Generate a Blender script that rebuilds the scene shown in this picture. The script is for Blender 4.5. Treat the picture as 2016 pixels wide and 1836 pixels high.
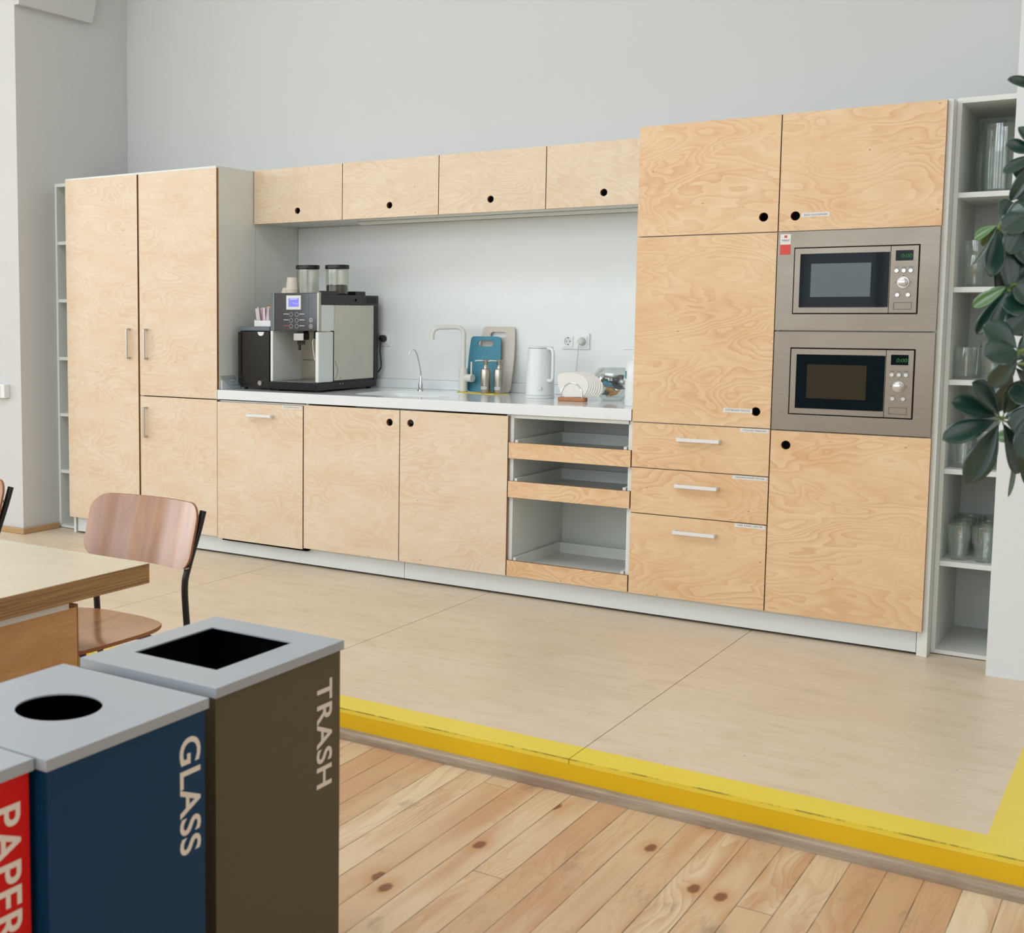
import bpy, bmesh, math, random
from mathutils import Vector, Matrix, noise
PI = math.pi
for _o in list(bpy.data.objects):
    bpy.data.objects.remove(_o)
SC = bpy.context.scene
COL = SC.collection
rnd = random.Random(11)

# ------------------------------------------------------------------ camera
F, CX, CY = 2449.603, 551.014, 845.736
P_, Yw, Rl = 0.092106, -0.633894, -0.0010116
CAMPOS = Vector((5.563565, -5.373145, 1.348057))
cz, sz = math.cos(Yw), math.sin(Yw)
fwd = Vector((sz*math.cos(P_), cz*math.cos(P_), -math.sin(P_)))
right = Vector((cz, -sz, 0))
down = fwd.cross(right)
c_, s_ = math.cos(Rl), math.sin(Rl)
RX, DN = c_*right + s_*down, -s_*right + c_*down
cam = bpy.data.cameras.new('camera')
camo = bpy.data.objects.new('camera', cam)
COL.objects.link(camo)
camo.matrix_world = Matrix(((RX.x, -DN.x, -fwd.x, CAMPOS.x), (RX.y, -DN.y, -fwd.y, CAMPOS.y), (RX.z, -DN.z, -fwd.z, CAMPOS.z), (0, 0, 0, 1)))
cam.sensor_fit = 'HORIZONTAL'
cam.sensor_width = 36
cam.lens = F/2016*36
cam.shift_x = (1008-CX)/2016
cam.shift_y = (CY-918)/2016
cam.clip_start = 0.05
cam.dof.use_dof = True
cam.dof.focus_distance = 6.9
cam.dof.aperture_fstop = 8.0
SC.camera = camo

# ------------------------------------------------------------------ world, daylight, exposure
w = bpy.data.worlds.new('world')
SC.world = w
w.use_nodes = True
w.node_tree.nodes['Background'].inputs[0].default_value = (0.80, 0.90, 1.0, 1)
w.node_tree.nodes['Background'].inputs[1].default_value = 1.0
SC.view_settings.view_transform = 'Standard'
SC.view_settings.look = 'None'
SC.view_settings.gamma = 1
SC.view_settings.use_curve_mapping = False
SC.view_settings.exposure = -0.38
SC.cycles.transparent_max_bounces = 40

def area(name, loc, rot, sx, sy, power, col):
    l = bpy.data.lights.new(name, 'AREA')
    l.shape = 'RECTANGLE'
    l.size, l.size_y = sx, sy
    l.energy = power
    l.color = col
    o = bpy.data.objects.new(name, l)
    o.location = loc
    o.rotation_euler = rot
    COL.objects.link(o)
    return o
# front and left window daylight, plus added top and right fill (the openings are built below)
WIN_F = [(-3.6, 2.4), (-0.6, 2.4), (2.4, 2.4), (5.4, 2.4)]      # centre x, width, on wall_front
WIN_L = [(-7.3, 2.4), (-4.5, 2.4)]      # centre y, width, on wall_left_far
FILL_R = [(-6.0, 2.4), (-3.0, 2.4)]      # centre y, width of added warm fill openings on wall_right_far
COOL = (0.88, 0.95, 1.0)
TOPZ = 4.9
for i, (cx, wd) in enumerate(WIN_F):
    area('window_and_fill_light', (cx, -9.12, 2.85), (PI/2, 0, 0), wd, 3.3, (85, 135, 140, 85)[i], COOL)
area('added_top_light', (2.6, -4.0, TOPZ+0.12), (0, 0, 0), 5.0, 2.2, 170, (0.92, 0.97, 1.0))  # overhead light added to brighten the worktop and other upward faces
for cy, wd in WIN_L:
    area('window_and_fill_light', (-6.12, cy, 2.85), (0, -PI/2, 0), 3.3, wd, 165, (0.97, 0.98, 0.98))
for cy, wd in FILL_R:
    area('window_and_fill_light', (9.12, cy, 2.85), (0, PI/2, 0), 3.3, wd, 24, (1.0, 0.90, 0.78))  # warm fill added for faces turned right, no window known there

# ------------------------------------------------------------------ colour and material helpers
def lin(c):
    return tuple(((v/255)/12.92 if v/255 <= 0.04045 else ((v/255+0.055)/1.055)**2.4) for v in c) + (1,)

class N:
    def __init__(s, name):
        s.m = bpy.data.materials.new(name)
        s.m.use_nodes = True
        s.t = s.m.node_tree
        s.b = s.t.nodes['Principled BSDF']
    def put(s, sock, v):
        if isinstance(v, bpy.types.NodeSocket): s.t.links.new(v, sock)
        elif v is not None: sock.default_value = v
    def node(s, typ, ins=(), **props):
        n = s.t.nodes.new(typ)
        for k, v in props.items(): setattr(n, k, v)
        if isinstance(ins, dict):
            for k, v in ins.items(): s.put(n.inputs[k], v)
        else:
            for i, v in enumerate(ins): s.put(n.inputs[i], v)
        return n
    def math(s, op, a, b=None, c=None):
        n = s.node('ShaderNodeMath', operation=op)
        s.put(n.inputs[0], a)
        if b is not None: s.put(n.inputs[1], b)
        if c is not None: s.put(n.inputs[2], c)
        return n.outputs[0]
    def noise(s, vec, scale, detail=2, rough=0.5, dist=0.0):
        return s.node('ShaderNodeTexNoise', {'Vector': vec, 'Scale': scale, 'Detail': detail, 'Roughness': rough, 'Distortion': dist}).outputs[0]
    def mapping(s, vec, scale=(1, 1, 1), loc=(0, 0, 0)):
        return s.node('ShaderNodeMapping', {'Vector': vec, 'Scale': scale, 'Location': loc}).outputs[0]
    def mix(s, f, a, b):
        n = s.node('ShaderNodeMix', data_type='RGBA')
        s.put(n.inputs[0], f); s.put(n.inputs[6], a); s.put(n.inputs[7], b)
        return n.outputs[2]
    def ramp(s, v, lo, hi, a=0.0, b=1.0):
        n = s.node('ShaderNodeMapRange', {'Value': v, 'From Min': lo, 'From Max': hi, 'To Min': a, 'To Max': b})
        return n.outputs[0]
    def obj(s):
        return s.node('ShaderNodeTexCoord').outputs['Object']
    def rnd_obj(s, amt=40.0):
        # object coordinates shifted by a per-object random amount, so that no two boards carry the same figure
        o = s.obj()
        r = s.node('ShaderNodeObjectInfo').outputs['Random']
        v = s.node('ShaderNodeCombineXYZ', (s.math('MULTIPLY', r, amt), s.math('MULTIPLY', r, amt*0.37), s.math('MULTIPLY', r, amt*1.7))).outputs[0]
        return s.node('ShaderNodeVectorMath', (o, v), operation='ADD').outputs[0], r
    def set(s, **k):
        for a, v in k.items(): s.put(s.b.inputs[a.replace('_', ' ')], v)
        return s
    def bump(s, h, strength=0.2, dist=0.002):
        s.put(s.b.inputs['Normal'], s.node('ShaderNodeBump', {'Strength': strength, 'Distance': dist, 'Height': h}).outputs[0])

def plain(name, rgb, rough=0.5, metal=0.0, spec=0.5, noise_amt=0.03, nscale=6, **k):
    n = N(name)
    c = lin(rgb)
    v = n.noise(n.obj(), nscale, 3)
    d = tuple(x*(1-noise_amt*2) for x in c[:3]) + (1,)
    n.set(Base_Color=n.mix(v, d, tuple(min(1, x*(1+noise_amt)) for x in c[:3]) + (1,)), Roughness=rough, Metallic=metal)
    n.b.inputs['Specular IOR Level'].default_value = spec
    for a, v in k.items(): n.put(n.b.inputs[a.replace('_', ' ')], v)
    return n.m

def birch(name, base, line, warm, rough=0.38, strength=0.55, pins=0.8):
    n = N(name)
    v, r = n.rnd_obj()
    big = n.noise(n.mapping(v, (1.0, 1.0, 2.5)), 2.1, 1.6, 0.45, 0.7)
    med = n.noise(n.mapping(v, (2.2, 2.2, 7.0)), 2.6, 1.5, 0.5, 0.5)
    fld = n.math('ADD', big, n.math('MULTIPLY', med, 0.16))
    ph = n.math('FRACT', n.math('MULTIPLY', fld, 16.0))
    band = n.math('MULTIPLY', n.math('POWER', ph, 1.6), n.ramp(ph, 0.90, 1.0, 1.0, 0.0))     # soft band ending in a crisp veneer contour
    mask = n.ramp(n.noise(n.mapping(v, (1, 1, 2)), 2.4, 2), 0.30, 0.62, 0.25, 1.0)
    ln = n.math('MULTIPLY', band, n.math('MULTIPLY', mask, strength))
    fib = n.noise(n.mapping(v, (6, 6, 170)), 2.0, 2, 0.6)
    blot = n.ramp(n.noise(n.mapping(v, (1.2, 1.2, 3.0)), 3.0, 4, 0.65), 0.36, 0.70)
    col = n.mix(n.math('MULTIPLY', blot, 0.75), lin(base), lin(warm))
    col = n.mix(ln, col, lin(line))
    col = n.mix(n.ramp(fib, 0.45, 0.8, 0, 0.22), col, lin(line))
    # tiny pin knots
    sv = n.node('ShaderNodeSeparateXYZ', (v,))
    flat = n.node('ShaderNodeCombineXYZ', (n.math('ADD', sv.outputs[0], sv.outputs[1]), n.math('MULTIPLY', sv.outputs[2], 1.5), 0.0)).outputs[0]
    vo = n.node('ShaderNodeTexVoronoi', {'Vector': flat, 'Scale': 4.5}, voronoi_dimensions='2D')
    kn = n.math('MULTIPLY', n.ramp(vo.outputs['Distance'], 0.008, 0.022, 1, 0), n.math('GREATER_THAN', n.node('ShaderNodeSeparateColor', (vo.outputs['Color'],)).outputs[0], pins))
    col = n.mix(n.math('MULTIPLY', kn, 0.7), col, lin((96, 60, 34)))
    n.set(Base_Color=col, Roughness=rough)
    n.b.inputs['Specular IOR Level'].default_value = 0.35
    return n.m

M = {}
M['birch'] = birch('birch_veneer', (226, 210, 187), (206, 166, 126), (219, 194, 162), strength=0.45)
M['birch_warm'] = birch('birch_veneer_warm', (229, 200, 162), (198, 144, 94), (219, 178, 132), strength=0.62)
M['edge'] = plain('plywood_edge', (152, 104, 66), 0.6, noise_amt=0.1, nscale=60)
M['white'] = plain('white_melamine', (226, 228, 222), 0.45)
M['white_plinth'] = plain('white_plinth', (218, 222, 220), 0.4)
M['counter'] = plain('white_composite_worktop', (228, 232, 233), 0.10, noise_amt=0.015)
M['splash'] = plain('splashback_brightened_white', (232, 235, 234), 0.4, noise_amt=0.01)  # paler than the wall, to brighten the zone under the cupboards
M['niche'] = plain('polished_niche_steel', (232, 220, 204), 0.22, metal=1.0)
M['wplastic'] = plain('white_plastic', (232, 234, 232), 0.3)
M['wmatte'] = plain('offwhite_enamel', (222, 220, 212), 0.35)
M['handle_white'] = plain('white_handle_metal', (226, 227, 226), 0.35)
M['handle_steel'] = plain('satin_handle_steel', (190, 184, 176), 0.35, metal=0.7)
M['black'] = plain('black_plastic', (22, 23, 25), 0.4)
M['blackm'] = plain('black_powder_coat', (16, 18, 24), 0.38)
M['dark'] = plain('dark_void', (4, 4, 4), 0.9, spec=0.1)  # near black so that hollows read as unlit
M['chrome'] = plain('chrome', (215, 215, 215), 0.08, metal=1.0)
M['satin'] = plain('satin_steel', (176, 170, 160), 0.28, metal=1.0)
M['rubber'] = plain('rubber', (30, 30, 30), 0.7)
M['bluebd'] = plain('teal_board', (58, 134, 158), 0.5, noise_amt=0.08, nscale=30)
M['beigebd'] = plain('beige_board', (205, 196, 184), 0.5, noise_amt=0.05, nscale=40)
M['cloth'] = plain('yellow_cloth', (232, 206, 70), 0.8)
M['kettle'] = plain('kettle_white', (226, 229, 229), 0.3)
M['wood_base'] = plain('beech_base', (178, 118, 74), 0.45, noise_amt=0.12, nscale=40)
M['paper'] = plain('tissue_paper', (232, 228, 220), 0.8)
M['cup'] = plain('paper_cup', (214, 208, 192), 0.7)
M['label'] = plain('white_label', (222, 222, 218), 0.5)
M['ink'] = plain('label_ink', (70, 70, 74), 0.6)
M['red'] = plain('red_sticker', (208, 66, 58), 0.5)
M['lid'] = plain('grey_metal_lid', (158, 164, 170), 0.33, spec=0.6)
M['olive'] = plain('olive_brown_panel', (90, 82, 62), 0.55, spec=0.25, noise_amt=0.05, nscale=220)
M['navy'] = plain('navy_panel', (8, 56, 90), 0.5, spec=0.2, noise_amt=0.05, nscale=220)
M['binred'] = plain('red_panel', (204, 10, 8), 0.5, spec=0.25, noise_amt=0.05, nscale=220)
M['letter'] = plain('cream_lettering', (226, 216, 202), 0.6)
M['ledgreen'] = plain('green_digit', (30, 110, 44), 0.5, Emission_Color=lin((40, 150, 60)), Emission_Strength=0.06)
M['lcd'] = plain('blue_lcd', (110, 110, 205), 0.4, Emission_Color=lin((122, 116, 216)), Emission_Strength=0.5)
M['lcdink'] = plain('lcd_ink', (190, 190, 235), 0.5, Emission_Color=lin((190, 190, 235)), Emission_Strength=0.4)
M['lcdframe'] = plain('lcd_frame', (214, 216, 212), 0.4)
M['gloss'] = plain('gloss_dark_panel', (46, 46, 50), 0.08, spec=0.8)
M['glossblk'] = plain('gloss_black_panel', (14, 14, 15), 0.05, spec=0.8)
M['mattgrey'] = plain('grey_plastic', (92, 104, 110), 0.45)
M['milk'] = plain('milky_panel', (222, 229, 226), 0.3)
M['alum'] = plain('brushed_side_panel', (206, 202, 190), 0.36, metal=0.3, noise_amt=0.06)
M['dglass'] = plain('oven_glass', (10, 22, 27), 0.05, spec=0.08)
M['mesh_up'] = plain('oven_window_mesh_grey', (96, 106, 112), 0.3, spec=0.2)
M['mesh_lo'] = plain('oven_window_mesh_dark', (52, 46, 34), 0.08, spec=0.25)
M['button'] = plain('silver_button', (206, 206, 204), 0.22, metal=0.6)
M['engrave'] = plain('engraved_mark', (84, 82, 78), 0.5)
M['bean'] = plain('coffee_beans', (52, 34, 24), 0.5, noise_amt=0.3, nscale=300)
M['sachet'] = plain('sachet_paper', (206, 204, 210), 0.6)
M['sachet_red'] = plain('sachet_red_stripe', (188, 64, 74), 0.6)
M['sachet_org'] = plain('sachet_orange', (206, 140, 62), 0.6)
M['foil_blue'] = plain('foil_blue', (70, 160, 190), 0.3)
M['foil_dark'] = plain('foil_dark_purple', (52, 46, 62), 0.22, metal=0.4)
M['foil_brown'] = plain('foil_brown', (74, 46, 22), 0.3)
M['foil_silver'] = plain('foil_silver', (198, 198, 204), 0.2, metal=0.7)
M['foil_orange'] = plain('foil_orange', (222, 158, 50), 0.35)
M['soil'] = plain('soil', (48, 36, 26), 0.9, noise_amt=0.3, nscale=80)
M['pot'] = plain('white_pot', (216, 214, 208), 0.5)
M['stem'] = plain('green_stem', (104, 126, 60), 0.5)
M['bark'] = plain('stem_bark', (112, 98, 70), 0.7)
M['skirt'] = plain('varnished_skirting', (186, 150, 106), 0.4, noise_amt=0.1, nscale=20)
M['winframe'] = plain('window_frame_white', (225, 226, 224), 0.4)
M['stripe'] = plain('yellow_paint_shaded_riser', (232, 188, 4), 0.5, noise_amt=0.06, nscale=3)  # step yellow deepened, the riser's shade put into the colour

def glass_mat(name, rgb=(255, 255, 255), rough=0.0, ior=1.45):
    n = N(name)
    n.set(Base_Color=lin(rgb), Roughness=rough, IOR=ior)
    n.b.inputs['Transmission Weight'].default_value = 1.0
    return n.m
def thin_glass(name, tint, refl=0.10, edge=0.6, dark=0.80, rough=0.02, pw=2.2):
    # thin-walled clear ware: see-through face-on, tinted and shiny where the wall is seen edge-on
    n = N(name)
    lw = n.node('ShaderNodeLayerWeight', {'Blend': 0.35}).outputs['Facing']
    e = n.math('POWER', lw, pw)
    tr = n.node('ShaderNodeBsdfTransparent', {'Color': n.mix(e, lin(tint), tuple(x*dark for x in lin(tint)[:3])+(1,))})
    gl = n.node('ShaderNodeBsdfGlossy', {'Color': (1, 1, 1, 1), 'Roughness': rough})
    f = n.math('ADD', n.math('MULTIPLY', e, edge), refl*0.5)
    mx = n.node('ShaderNodeMixShader', (f, tr.outputs[0], gl.outputs[0]))
    n.t.links.new(mx.outputs[0], n.t.nodes['Material Output'].inputs[0])
    return n.m
M['glass'] = glass_mat('clear_glass', (246, 250, 249))
M['acryl'] = glass_mat('clear_acrylic', (250, 251, 251), 0.02, 1.2)
M['hopper'] = glass_mat('hopper_plastic', (238, 238, 232), 0.12, 1.12)
M['glass'] = thin_glass('clear_glassware', (250, 252, 251), 0.14, 0.75, 0.80, 0.04, 1.5)
M['acryl'] = thin_glass('clear_acrylic_sheet', (236, 240, 241), 0.10, 0.3, 0.9)
M['hopper'] = thin_glass('clear_hopper_plastic', (247, 247, 243), 0.10, 0.30, 0.90, 0.15)
M['bagfilm'] = glass_mat('bag_film', (252, 253, 253), 0.03, 1.08)

def steel():
    n = N('brushed_stainless')
    v = n.obj()
    f = n.noise(n.mapping(v, (3, 3, 260)), 2, 2, 0.6)
    g = n.noise(n.mapping(v, (2, 2, 3)), 1.5, 2)
    n.set(Base_Color=n.mix(f, lin((134, 126, 116)), lin((154, 145, 133))), Metallic=0.8, Roughness=n.ramp(g, 0.3, 0.7, 0.40, 0.5))
    n.b.inputs['Anisotropic'].default_value = 0.5
    return n.m
M['steel'] = steel()

def wall_mat(name, rgb):
    n = N(name)
    v = n.obj()
    a = n.noise(v, 1.1, 3, 0.55)
    n.set(Base_Color=n.mix(a, tuple(x*0.965 for x in lin(rgb)[:3]) + (1,), lin(rgb)), Roughness=0.85)
    n.bump(n.noise(v, 180, 2), 0.06, 0.001)
    return n.m
M['wall'] = wall_mat('wall_paint', (207, 208, 207))
M['wall_light'] = wall_mat('wall_end_paint', (220, 224, 224))
M['ceil'] = wall_mat('ceiling_paint', (228, 228, 224))

def platform_mat():
    n = N('painted_plywood_platform')
    v = n.obj()
    sx = n.node('ShaderNodeSeparateXYZ', (v,))
    big = n.noise(n.mapping(v, (1.0, 2.2, 1)), 1.3, 4, 0.6)
    streak = n.noise(n.mapping(v, (1.5, 14, 1)), 2.2, 4, 0.6)
    base = n.mix(n.ramp(big, 0.3, 0.7), lin((218, 199, 174)), lin((228, 211, 189)))
    base = n.mix(n.ramp(streak, 0.45, 0.72, 0, 0.40), base, lin((205, 187, 160)))
    stain = n.ramp(n.noise(n.mapping(v, (1.4, 3.4, 1)), 3.1, 5, 0.7), 0.52, 0.72, 0, 0.6)
    base = n.mix(stain, base, lin((198, 178, 148)))
    vo = n.node('ShaderNodeTexVoronoi', {'Vector': v, 'Scale': 5.5}, voronoi_dimensions='2D')
    sp = n.math('MULTIPLY', n.math('MULTIPLY', n.ramp(vo.outputs['Distance'], 0.010, 0.024, 1, 0), 0.6), n.math('GREATER_THAN', n.node('ShaderNodeSeparateColor', (vo.outputs['Color'],)).outputs[0], 0.72))
    base = n.mix(sp, base, lin((110, 90, 66)))
    jit = n.math('MULTIPLY', n.math('SUBTRACT', n.noise(v, 60, 2), 0.5), 0.006)
    ye = n.math('LESS_THAN', n.math('ADD', sx.outputs[1], jit), -1.755)
    yr = n.math('GREATER_THAN', n.math('ADD', sx.outputs[0], jit), 5.195)
    m = n.math('MAXIMUM', ye, yr)
    yel = n.mix(n.noise(v, 9, 4, 0.7), lin((232, 206, 56)), lin((240, 218, 82)))
    # the worn lip of the step, rubbed through to dark wood
    wear = n.math('MULTIPLY', n.math('MULTIPLY', n.ramp(sx.outputs[2], -0.004, -0.0025, 0, 1), n.ramp(sx.outputs[1], -1.8760, -1.8735, 1, 0)), n.ramp(n.noise(v, 7, 5, 0.75), 0.46, 0.56))
    yel = n.mix(n.math('MULTIPLY', wear, 0.65), yel, lin((96, 82, 44)))
    n.set(Base_Color=n.mix(m, base, yel), Roughness=n.ramp(big, 0.3, 0.7, 0.32, 0.46))
    n.b.inputs['Specular IOR Level'].default_value = 0.45
    return n.m
M['platform'] = platform_mat()

def plank_mat():
    n = N('pine_floor_planks')
    v = n.obj()
    s = n.node('ShaderNodeSeparateXYZ', (v,))
    W = 0.0875
    px = n.math('DIVIDE', s.outputs[0], W)
    row = n.math('FLOOR', px)
    fr = n.math('FRACT', px)
    r1 = n.node('ShaderNodeTexWhiteNoise', {'W': row}, noise_dimensions='1D').outputs[0]
    py = n.math('DIVIDE', n.math('ADD', s.outputs[1], n.math('MULTIPLY', r1, 7.3)), 3.1)
    seg = n.math('FLOOR', py)
    fy = n.math('FRACT', py)
    pid = n.math('ADD', n.math('MULTIPLY', row, 7.13), n.math('MULTIPLY', seg, 31.7))
    wn = n.node('ShaderNodeTexWhiteNoise', {'W': pid}, noise_dimensions='1D')
    rr = wn.outputs[0]
    off = n.node('ShaderNodeCombineXYZ', (n.math('MULTIPLY', rr, 53.0), n.math('MULTIPLY', rr, 91.0), 0.0)).outputs[0]
    q = n.node('ShaderNodeVectorMath', (v, off), operation='ADD').outputs[0]
    big = n.noise(n.mapping(q, (7.5, 1.0, 1)), 1.2, 1.5, 0.5, 0.3)
    rings = n.math('FRACT', n.math('MULTIPLY', big, 20.0))
    ln = n.math('MULTIPLY', n.math('POWER', rings, 2.0), n.ramp(rings, 0.9, 1.0, 1, 0))
    amt = n.ramp(n.noise(n.mapping(q, (3, 0.8, 1)), 1.7, 2), 0.38, 0.66)
    fib = n.noise(n.mapping(q, (150, 3, 1)), 1.0, 3, 0.6)
    c = n.mix(rr, lin((206, 166, 126)), lin((232, 212, 178)))
    c = n.mix(n.math('MULTIPLY', n.ramp(n.noise(n.mapping(q, (9, 0.8, 1)), 1.4, 2), 0.48, 0.66), 0.75), c, lin((196, 148, 110)))
    c = n.mix(n.math('MULTIPLY', n.math('MULTIPLY', ln, amt), 0.62), c, lin((188, 128, 78)))
    c = n.mix(n.ramp(fib, 0.5, 0.8, 0, 0.3), c, lin((186, 146, 104)))
    # knots
    vo = n.node('ShaderNodeTexVoronoi', {'Vector': n.mapping(q, (1, 0.5, 1)), 'Scale': 3.6, 'Randomness': 1.0}, voronoi_dimensions='2D')
    pick = n.math('GREATER_THAN', n.node('ShaderNodeSeparateColor', (vo.outputs['Color'],)).outputs[1], 0.42)
    dist = n.math('ADD', vo.outputs['Distance'], n.math('MULTIPLY', n.math('SUBTRACT', n.noise(v, 60, 2), 0.5), 0.03))
    kn = n.math('MULTIPLY', n.ramp(dist, 0.04, 0.062, 1, 0), pick)
    halo = n.math('MULTIPLY', n.ramp(dist, 0.05, 0.16, 0.55, 0), pick)
    c = n.mix(halo, c, lin((196, 140, 88)))
    c = n.mix(n.math('MULTIPLY', kn, 0.9), c, lin((120, 70, 38)))
    # grey scuffs and dirt
    d = n.ramp(n.noise(n.mapping(v, (4, 1.5, 1)), 2.3, 6, 0.7), 0.58, 0.72, 0, 0.6)
    c = n.mix(d, c, lin((134, 118, 96)))
    # gaps between boards
    e = n.math('MINIMUM', fr, n.math('SUBTRACT', 1.0, fr))
    e2 = n.math('MINIMUM', fy, n.math('SUBTRACT', 1.0, fy))
    g = n.math('MAXIMUM', n.ramp(e, 0.010, 0.018, 1, 0), n.ramp(e2, 0.0003, 0.0006, 1, 0))
    gv = n.ramp(n.noise(n.mapping(v, (1, 3, 1)), 2.0, 3), 0.35, 0.6, 0.45, 0.95)
    c = n.mix(n.math('MULTIPLY', g, gv), c, lin((74, 54, 36)))
    n.set(Base_Color=c, Roughness=0.42)
    n.bump(n.math('SUBTRACT', 1.0, g), 0.3, 0.002)
    return n.m
M['plank'] = plank_mat()

def worn_trim():
    n = N('worn_grey_brown_trim')
    v = n.obj()
    a = n.noise(n.mapping(v, (2.2, 30, 30)), 2.0, 4, 0.7)
    b = n.noise(n.mapping(v, (1, 1, 1)), 2.1, 3)
    c = n.mix(n.ramp(a, 0.35, 0.7), lin((150, 132, 112)), lin((182, 168, 148)))
    c = n.mix(n.ramp(b, 0.55, 0.7, 0, 0.5), c, lin((122, 86, 58)))
    n.set(Base_Color=c, Roughness=0.6)
    return n.m
M['trim'] = worn_trim()

def ply_edge():
    n = N('laminated_tabletop_edge')
    v = n.obj()
    s = n.node('ShaderNodeSeparateXYZ', (v,))
    l = n.noise(n.mapping(v, (1.5, 1.5, 150)), 2.0, 2, 0.6)
    f = n.noise(n.mapping(v, (60, 60, 400)), 2.0, 2, 0.6)
    c = n.mix(n.ramp(l, 0.35, 0.65), lin((120, 84, 46)), lin((176, 138, 88)))
    c = n.mix(n.ramp(f, 0.45, 0.7, 0, 0.4), c, lin((196, 160, 108)))
    n.set(Base_Color=c, Roughness=0.5)
    return n.m
M['plyedge'] = ply_edge()
M['tabletop'] = birch('birch_tabletop', (206, 196, 174), (190, 174, 146), (202, 188, 162), 0.33, 0.3)
M['panelwarm'] = birch('birch_side_panel', (212, 170, 118), (176, 124, 74), (196, 146, 92), 0.45, 0.35)

def chair_veneer():
    n = N('chair_veneer')
    v = n.obj()
    a = n.noise(n.mapping(v, (10, 1.2, 1.2)), 2.2, 3, 0.6, 0.6)
    f = n.noise(n.mapping(v, (160, 8, 8)), 1.0, 2, 0.6)
    c = n.mix(n.ramp(a, 0.35, 0.7), lin((134, 84, 44)), lin((164, 112, 66)))
    c = n.mix(n.ramp(f, 0.45, 0.75, 0, 0.25), c, lin((150, 104, 72)))
    n.set(Base_Color=c, Roughness=0.27)
    n.b.inputs['Coat Weight'].default_value = 0.6
    n.b.inputs['Coat Roughness'].default_value = 0.16
    return n.m
M['chairv'] = chair_veneer()
M['chaire'] = plain('chair_veneer_edge', (150, 98, 60), 0.5, noise_amt=0.1, nscale=40)

def leaf_mat(name, a, b):
    n = N(name)
    v, r = n.rnd_obj(9)
    t = n.noise(v, 14, 3)
    n.set(Base_Color=n.mix(t, lin(a), lin(b)), Roughness=0.27)
    n.b.inputs['Specular IOR Level'].default_value = 0.95
    return n.m
M['leaf'] = leaf_mat('dark_leaf', (14, 44, 38), (32, 68, 56))
M['leaf_young'] = leaf_mat('young_leaf', (44, 88, 34), (74, 116, 46))

# ------------------------------------------------------------------ mesh helpers
def box(bm, x0, x1, y0, y1, z0, z1):
    vs = [bm.verts.new(p) for p in ((x0, y0, z0), (x1, y0, z0), (x1, y1, z0), (x0, y1, z0), (x0, y0, z1), (x1, y0, z1), (x1, y1, z1), (x0, y1, z1))]
    for f in ((0, 3, 2, 1), (4, 5, 6, 7), (0, 1, 5, 4), (1, 2, 6, 5), (2, 3, 7, 6), (3, 0, 4, 7)):
        bm.faces.new([vs[i] for i in f])
    return bm
def bx(*a):
    return box(bmesh.new(), *a)
def hexa(bm, lo, hi):
    """solid between two quads lo[4], hi[4] (counter-clockwise seen from above)"""
    a = [bm.verts.new(p) for p in lo]; b = [bm.verts.new(p) for p in hi]
    bm.faces.new(a[::-1]); bm.faces.new(b)
    for i in range(4): bm.faces.new((a[i], a[(i+1) % 4], b[(i+1) % 4], b[i]))
    return bm
def tube(bm, pts, r, seg=10, cap=True, radii=None):
    pts = [Vector(p) for p in pts]
    rings = []
    up = None
    for i, p in enumerate(pts):
        t = (pts[min(i+1, len(pts)-1)] - pts[max(i-1, 0)]).normalized()
        if up is None:
            up = Vector((0, 0, 1)) if abs(t.z) < 0.9 else Vector((0, 1, 0))
        s = t.cross(up).normalized(); up = s.cross(t).normalized()
        rr = radii[i] if radii else r
        rings.append([bm.verts.new(p + (math.cos(2*PI*k/seg)*s + math.sin(2*PI*k/seg)*up)*rr) for k in range(seg)])
    for a, b in zip(rings, rings[1:]):
        for k in range(seg):
            bm.faces.new((a[k], b[k], b[(k+1) % seg], a[(k+1) % seg]))
    if cap:
        bm.faces.new(rings[0]); bm.faces.new(rings[-1][::-1])
    return bm
def smooth_path(pts, n=6):
    pts = [Vector(p) for p in pts]
    out = []
    for i in range(len(pts)-1):
        p0 = pts[max(i-1, 0)]; p1 = pts[i]; p2 = pts[i+1]; p3 = pts[min(i+2, len(pts)-1)]
        for k in range(n):
            t = k/n
            out.append(0.5*((2*p1) + (-p0+p2)*t + (2*p0-5*p1+4*p2-p3)*t*t + (-p0+3*p1-3*p2+p3)*t**3))
    out.append(pts[-1])
    return out
def lathe(bm, prof, cx=0, cy=0, z=0, seg=24, mod=None, closed=False):
    rings = []
    for j, (r, h) in enumerate(prof):
        if r < 1e-6:
            rings.append([bm.verts.new((cx, cy, z+h))])
        else:
            rings.append([bm.verts.new((cx + r*(mod(j, 2*PI*k/seg) if mod else 1)*math.cos(2*PI*k/seg), cy + r*(mod(j, 2*PI*k/seg) if mod else 1)*math.sin(2*PI*k/seg), z+h)) for k in range(seg)])
    prs = list(zip(rings, rings[1:]))
    for a, b in prs:
        for k in range(seg):
            k2 = (k+1) % seg
            if len(a) == 1 and len(b) == 1: continue
            if len(a) == 1: bm.faces.new((a[0], b[k], b[k2]))
            elif len(b) == 1: bm.faces.new((a[k], b[0], a[k2]))
            else: bm.faces.new((a[k], b[k], b[k2], a[k2]))
    if len(rings[0]) > 1: bm.faces.new(rings[0])
    if len(rings[-1]) > 1: bm.faces.new(rings[-1][::-1])
    return bm
def cyl(bm, p0, p1, r, seg=20, r2=None):
    return tube(bm, [p0, p1], r, seg, True, [r, r2 if r2 is not None else r])
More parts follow.
